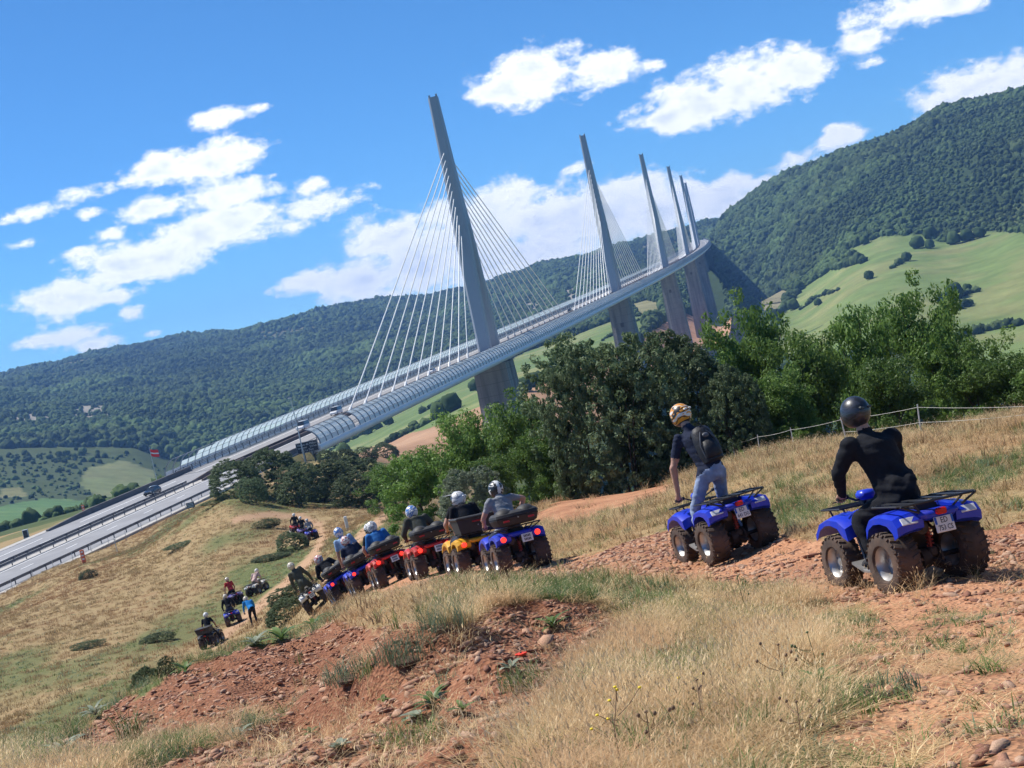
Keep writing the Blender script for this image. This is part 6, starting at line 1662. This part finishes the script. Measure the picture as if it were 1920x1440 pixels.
fo, h = mast(280, 838, 297, 913, 318, 'thin pole flying a red flag beside the motorway', 'flag_pole', .05, False)
FLAG = M('flag_red', (0.72, 0.03, 0.035), 0.8, 0.1, 2)
ff = thing('flag', 'red flag with a white band on the thin roadside pole', 'flag', fo.location + Vector((0, 0, h - .35)))
def flag_strip(z0, z1, off):
    V = []; n = 14
    for z in (z0, z1):
        for i in range(n):
            f = i / (n - 1); V.append((.06 + f * 1.75 * (1 - .12 * f), .16 * math.sin(f * 6.5) * f + off, z - f * .55 - .08 * math.sin(f * 5)))
    k = len(V); V += [(x, y + .012, z) for x, y, z in V]
    Fs = []
    for i in range(n - 1): Fs += [(i, i + 1, n + i + 1, n + i), (k + i, k + n + i, k + n + i + 1, k + i + 1)]
    return MB().add(V, Fs)
flag_strip(-1.55, -.98, 0).build('flag_field', FLAG, ff, smooth=True); flag_strip(-.97, -.72, 0).build('flag_band', SIGNW, ff, smooth=True); flag_strip(-.71, -.1, 0).build('flag_field', FLAG, ff, smooth=True)
p = pix(357, 947, 236); zr = axis(float(st_of(np.array([p.x]), np.array([236.0]))[0][0]), 0).z
sg = thing('message_sign', 'small dark message sign on two legs at the motorway edge', 'sign', (p.x, 236, p.z), -.1)
MB().rbox((0, 0, 0), (.62, .10, .42), .04).build('display', DKG, sg)
for z in (-.22, 0, .22): MB().box((0, -.104, z), (.5, .004, .05)).build('text_row', GALV, sg)
for x in (-.35, .35): MB().box((x, 0, -.95), (.05, .05, .56)).build('leg', DKG, sg)
def panel(px, py, d, w, h, label):
    p = pix(px, py, d); z = Hf(p.x, d); t = thing('roadside_marker', label, 'marker', (p.x, d, z), -.15, 'orange roadside panels')
    MB().rbox((0, 0, h * .55), (w, .05, h * .45), .03).build('panel', ORNG, t); MB().box((0, 0, h * .05 - .1), (w * .7, .04, h * .06 + .1)).build('foot', DKG, t)
    for k in (.35, .6, .85): MB().box((0, -.054, h * k), (w * .55, .004, h * .045)).build('white_mark', SIGNW, t)
    return t
panel(157, 1050, 193, .27, 1.75, 'orange roadside panel against the guard rail below the motorway')
panel(160, 970, 285, .24, 1.9, 'orange roadside panel at the start of the far barrier')
p = pix(51, 1012, 268); t = thing('roadside_cabinet', 'grey cabinet on the far shoulder of the motorway', 'cabinet', (p.x, 268, Hf(p.x, 268)), .1)
MB().rbox((0, 0, .75), (.45, .3, .75), .05).build('housing', GALV, t); MB().box((0, -.31, .8), (.36, .01, .6)).build('door', DKG, t)
p = pix(220, 1035, 205); t = thing('sensor_post', 'thin post with a small plate behind the guard rail', 'post', (p.x, 205, Hf(p.x, 205)))
MB().tube([(0, 0, -.2), (0, 0, 1.7)], .05, 7).build('post', GALV, t); MB().rbox((0, 0, 1.72), (.2, .1, .05), .02).build('plate', GALV, t)
p = ground_at(652, 992, 111); t = thing('marker_post', 'white concrete marker post on the slope beyond the queue', 'post', p, .2)
MB().rbox((0, 0, .45), (.11, .08, .55), .02).build('shaft', M('white_concrete', (0.62, 0.63, 0.64), 0.8, 0.08, 4), t); MB().box((0, 0, 1.0), (.085, .06, .02), None, .6).build('cap', SIGNW, t)
# motorway fence
MF = thing('motorway_fence', 'wire fence on thin posts along the dry slope below the motorway', 'fence', axis(-420, 17.5)); MF.location.z = 0
wires = []
for i in range(34):
    s = -424 + i * 5.2; q = axis(s, 17.6 if s < -262 else 16.0); z = Hf(q.x, q.y)
    MB().tube([(0, 0, -.2), (0, 0, 1.35)], .035, 6).build('post', GALV, MF).location = Vector((q.x, q.y, z)) - MF.location
    wires.append(Vector((q.x, q.y, z)))
for hh in (.5, .9, 1.3): MB().tube([w + Vector((0, 0, hh)) - MF.location for w in wires], .008, 4).build('wire', GALV, MF)
# white tape fence on the grassy crest
POSTW = M('fence_white', (0.60, 0.58, 0.54), 0.8, 0.15, 6); TAPE = M('fence_tape', (0.50, 0.48, 0.42), 0.8, 0.08, 6)
FC = thing('tape_fence', 'pasture fence of thin white posts and tape along the grassy crest', 'fence', ground_at(1583, 815, 42)); O = FC.location.copy()
tops = []
for (tx, ty, bx, by, d) in ((1340, 842, 1345, 870, 51), (1372, 828, 1378, 858, 49.5), (1420, 815, 1424, 852, 48), (1482, 802, 1487, 832, 45.5), (1576, 782, 1585, 815, 42), (1720, 758, 1723, 800, 38), (1945, 758, 1948, 800, 34.5), (2150, 750, 2150, 800, 31)):
    b = pix(bx, by, d); g = Hf(b.x, d); t = pix(tx, ty, d); r = .014 if d > 44 else .018
    MB().tube([Vector((b.x, d, g - .2)) - O, t - O], [r, r * .9], 6).build('post', POSTW, FC, smooth=True)
    tops.append((t, Vector((b.x, d, g))))
def tape(frac, i0):
    pts = []
    for (a, b) in zip(tops[i0:-1], tops[i0 + 1:]):
        A, B = a[1].lerp(a[0], frac), b[1].lerp(b[0], frac)
        for k in range(6):
            f = k / 6; pts.append(A.lerp(B, f) + Vector((0, 0, -.03 * 4 * f * (1 - f))) - O)
    pts.append(tops[-1][1].lerp(tops[-1][0], frac) - O)
    MB().tube(pts, .0055, 5).build('tape', TAPE, FC)
tape(.90, 0); tape(.40, 4)
# ------------------------------------------------------------------ single plants in the foreground
def plant_thing(name, label, cat, px, py, d0, d1, rz=0.0, group=None):
    p = on_ray(px, py, d0, d1); return thing(name, label, cat, p, rz, group)
def big_tuft(label, px, py, d0, d1, seed, n, h, spread, mat, w=.0055):
    t = plant_thing('grass_tuft', label, 'grass', px, py, d0, d1, 0, 'green tufts on the red bank')
    q = tuft(seed, int(n * 1.7), h * .92, spread, w, .9, 0, .6); q.materials.append(mat); put('blades', q, t)
    c = MB().ball((0, 0, -.02), (spread * .5, spread * .5, .04), 8, 5).build('root', M('root_earth', (0.12, 0.07, 0.045), 0.95, 0.2, 20), t); return t
TG = (('large blue-green grass tuft crowning the red mound', 765, 1238, 8, 20, 41, 170, .34, .30, BLUM), ('vivid green grass tuft in the dry grass right of the mound', 1262, 1290, 6, 16, 42, 260, .30, .36, GRNM), ('second vivid green tuft beside the first in the dry grass', 1320, 1262, 6, 16, 43, 150, .24, .25, GRNM),
      ('grass tuft low on the red mound beside the leafy plant', 770, 1400, 6, 14, 44, 130, .22, .22, GRNM), ('blue-green tuft on the left shoulder of the mound', 660, 1270, 8, 22, 45, 120, .28, .3, BLUM), ('green tuft near the dusty track edge', 1560, 1345, 4, 12, 46, 120, .16, .24, GRNM), ('green tuft at the lower picture edge right of the dry grass', 1640, 1310, 4, 13, 47, 110, .13, .22, BLUM),
      ('slender reddish-tipped grass tuft in the left foreground', 250, 1400, 8, 22, 48, 60, .42, .10, GRNM), ('green tuft at the shaded right flank of the mound', 985, 1290, 7, 16, 49, 90, .22, .18, GRNM), ('pale green tuft on the bank crest near the queue', 835, 1175, 10, 22, 50, 110, .30, .25, BLUM))
for a in TG: big_tuft(*a)
HERB = leaf_mat('herb_leaf', (0.070, 0.130, 0.035), (0.170, 0.245, 0.080), 0.35, 0.45); HERBG = leaf_mat('herb_grey', (0.16, 0.20, 0.13), (0.33, 0.37, 0.27), 0.3, 0.5)
def rosette(label, px, py, d0, d1, seed, n, ln, wd, mat):
    t = plant_thing('leafy_plant', label, 'plant', px, py, d0, d1, seed, 'broad-leaved plants on the red bank'); r = random.Random(seed)
    for i in range(n):
        L = ln * r.uniform(.6, 1.15); w = wd * r.uniform(.7, 1.2); e = r.uniform(.5, 1.3); V = []; T = []; tn = r.random()
        for f, wf in ((0, .12), (.25, .75), (.55, 1.0), (.8, .7), (1, .05)):
            y = L * f * math.cos(e * (1 - .6 * f)); z = L * (f * math.sin(e) - .45 * f * f) + .02
            for sx, dz in ((-1, .25), (0, 0), (1, .25)): V.append((sx * w * wf * .5, y, z + dz * w * wf * .4)); T.append(tn)
        Fs = [(3 * k + j, 3 * k + j + 1, 3 * k + j + 4, 3 * k + j + 3) for k in range(4) for j in (0, 1)]
        me = array_mesh('leaf', np.array(V), np.array(Fs), True); set_col(me, 'tone', np.stack([T] * 3 + [np.ones(len(T))], -1)); me.materials.append(mat)
        o = put('leaf', me, t); o.rotation_euler = (0, 0, 6.28 * i / n + r.uniform(-.3, .3)); o.location.z = .06 * r.random() if n > 12 else 0
RS_ = (('leafy green plant in the middle of the red mound', 815, 1332, 7, 15, 1, 22, .17, .05, HERB), ('pale-leaved plant on the red mound below the leafy one', 782, 1352, 7, 15, 2, 12, .12, .06, HERBG), ('broad rosette on the crest of the left bank', 530, 1205, 12, 34, 3, 14, .38, .09, HERB), ('rosette beside the broad one on the left bank crest', 480, 1212, 12, 34, 4, 12, .30, .09, HERBG),
       ('small rosette near the poppy on the mound', 960, 1262, 7, 18, 5, 10, .13, .04, HERBG), ('upright leafy weed on the right of the mound', 1040, 1185, 8, 20, 6, 16, .20, .04, HERB), ('pale rosette at the lower left of the mound', 640, 1415, 6, 14, 7, 10, .11, .05, HERBG), ('small leafy plant on the left red slope', 585, 1380, 8, 16, 8, 10, .11, .04, HERB),
       ('grey-leaved plant at the foot of the left bank', 180, 1345, 10, 26, 9, 14, .26, .07, HERBG), ('grey-leaved plant in the lower left corner growth', 120, 1420, 8, 22, 10, 14, .24, .06, HERBG), ('pale plant between the two red slopes', 450, 1385, 8, 20, 11, 10, .18, .06, HERBG), ('leafy plant on the left bank by the small bush', 350, 1262, 12, 34, 12, 12, .28, .07, HERB),
       ('leafy plant near the crest below the crouching person', 590, 1180, 12, 34, 13, 14, .34, .08, HERB), ('tiny plant low on the red mound', 720, 1320, 7, 15, 14, 8, .09, .04, HERB), ('low plant at the grass edge right of the mound', 870, 1340, 7, 15, 15, 9, .12, .04, HERB), ('leafy weed under the dry stalks at right', 1545, 1300, 5, 13, 16, 14, .13, .03, HERB))
for a in RS_: rosette(*a)
POP = M('poppy_red', (0.75, 0.045, 0.012), 0.6, 0.15, 20); YEL = M('flower_yellow', (0.80, 0.58, 0.02), 0.6, 0.1, 20); STEM = M('stem_green', (0.12, 0.15, 0.06), 0.8, 0.2, 20); DEAD = M('dead_stalk', (0.26, 0.165, 0.095), 0.9, 0.25, 20)
t = plant_thing('poppy', 'single red poppy on the right side of the red mound', 'flower', 985, 1262, 7, 18)
MB().tube([(0, 0, 0), (.02, 0, .07), (.01, 0, .13)], .0035, 5).build('stem', STEM, t)
for i in range(4):
    a = i * 1.571; MB().ball((math.cos(a) * .022, math.sin(a) * .022, .145), (.026, .026, .018), 8, 5, lambda q, d: Vector((q.x, q.y, q.z * (1 if d.z < 0 else .2)))).build('petal', POP, t, smooth=True)
MB().ball((0, 0, .148), .009, 8, 5).build('seed_head', INK, t)
def stalk(label, px, py, d0, d1, seed, h, mat, heads, hm, hr=.012):
    t = plant_thing('wild_flower' if hm is YEL else 'dry_stalk', label, 'flower' if hm is YEL else 'stalk', px, py, d0, d1, seed, 'thin stalks in the dry grass'); r = random.Random(seed)
    top = Vector((r.uniform(-.1, .1), r.uniform(-.05, .05), h)); MB().tube([(0, 0, 0), top * .5 + Vector((.02, 0, 0)), top], [.0032, .0026, .0018], 5).build('stem', mat, t)
    for i in range(heads):
        f = r.uniform(.35, .85); b = top * f; e = b + Vector((r.uniform(-.16, .16), r.uniform(-.08, .08), h * r.uniform(.12, .35))); MB().tube([b, b.lerp(e, .5) + Vector((0, 0, -.01)), e], [.0020, .0017, .0014], 4).build('branch', mat, t)
        MB().ball(e, (hr, hr, hr * (.7 if hm is YEL else 1.2)), 8, 5).build('flower_head' if hm is YEL else 'seed_head', hm, t, smooth=True)
    MB().ball(top, (hr, hr, hr * .8), 8, 5).build('flower_head' if hm is YEL else 'seed_head', hm, t, smooth=True)
stalk('tall wild plant with small yellow flowers at the lower picture edge', 1165, 1440, 5, 12, 3, .32, DEAD, 6, YEL, .008)
stalk('dry brown stalk with seed heads in the middle of the dry grass', 1330, 1380, 5, 12, 4, .24, DEAD, 5, DEAD, .007)
stalk('dry forked stalk near the bottom right of the dry grass', 1500, 1420, 4, 11, 5, .22, DEAD, 6, DEAD, .007)
stalk('reddish dry stalk among the tall straw', 1460, 1330, 5, 12, 6, .30, DEAD, 5, DEAD, .008)
stalk('tall green stalk right of the straw', 1535, 1290, 5, 14, 7, .32, STEM, 5, STEM, .008)
stalk('slender stalk rising before the red track', 1408, 1170, 9, 20, 8, .42, STEM, 3, STEM, .008)
stalk('thin stalk with a yellow flower in the straw', 1285, 1345, 5, 12, 9, .20, STEM, 2, YEL, .009)
stalk('dark dry stalk at the lower edge beside the yellow flowers', 1240, 1430, 5, 11, 10, .22, DEAD, 6, DEAD, .009)
# ------------------------------------------------------------------ the air over the valley
zt = float(max(FARZ.max() + 16.0, axis(2052).z + 100)) ; zb = float(min(FARZ.min(), Z_NEAR_MIN)) - 14.0
mb = MB().box((0, 3100, (zt + zb) / 2), (4620, 3800, (zt - zb) / 2))
hz = mb.build('haze', None); tag(hz, kind='stuff')
m = bpy.data.materials.new('haze'); m.use_nodes = True; nt = m.node_tree; nt.nodes.clear()
pv = nt.nodes.new('ShaderNodeVolumePrincipled'); pv.inputs['Color'].default_value = (0.25, 0.50, 1.0, 1); pv.inputs['Density'].default_value = 0.000115; pv.inputs['Anisotropy'].default_value = 0.3
ou = nt.nodes.new('ShaderNodeOutputMaterial'); nt.links.new(pv.outputs[0], ou.inputs['Volume'])
hz.data.materials.append(m)
m.cycles.homogeneous_volume = True
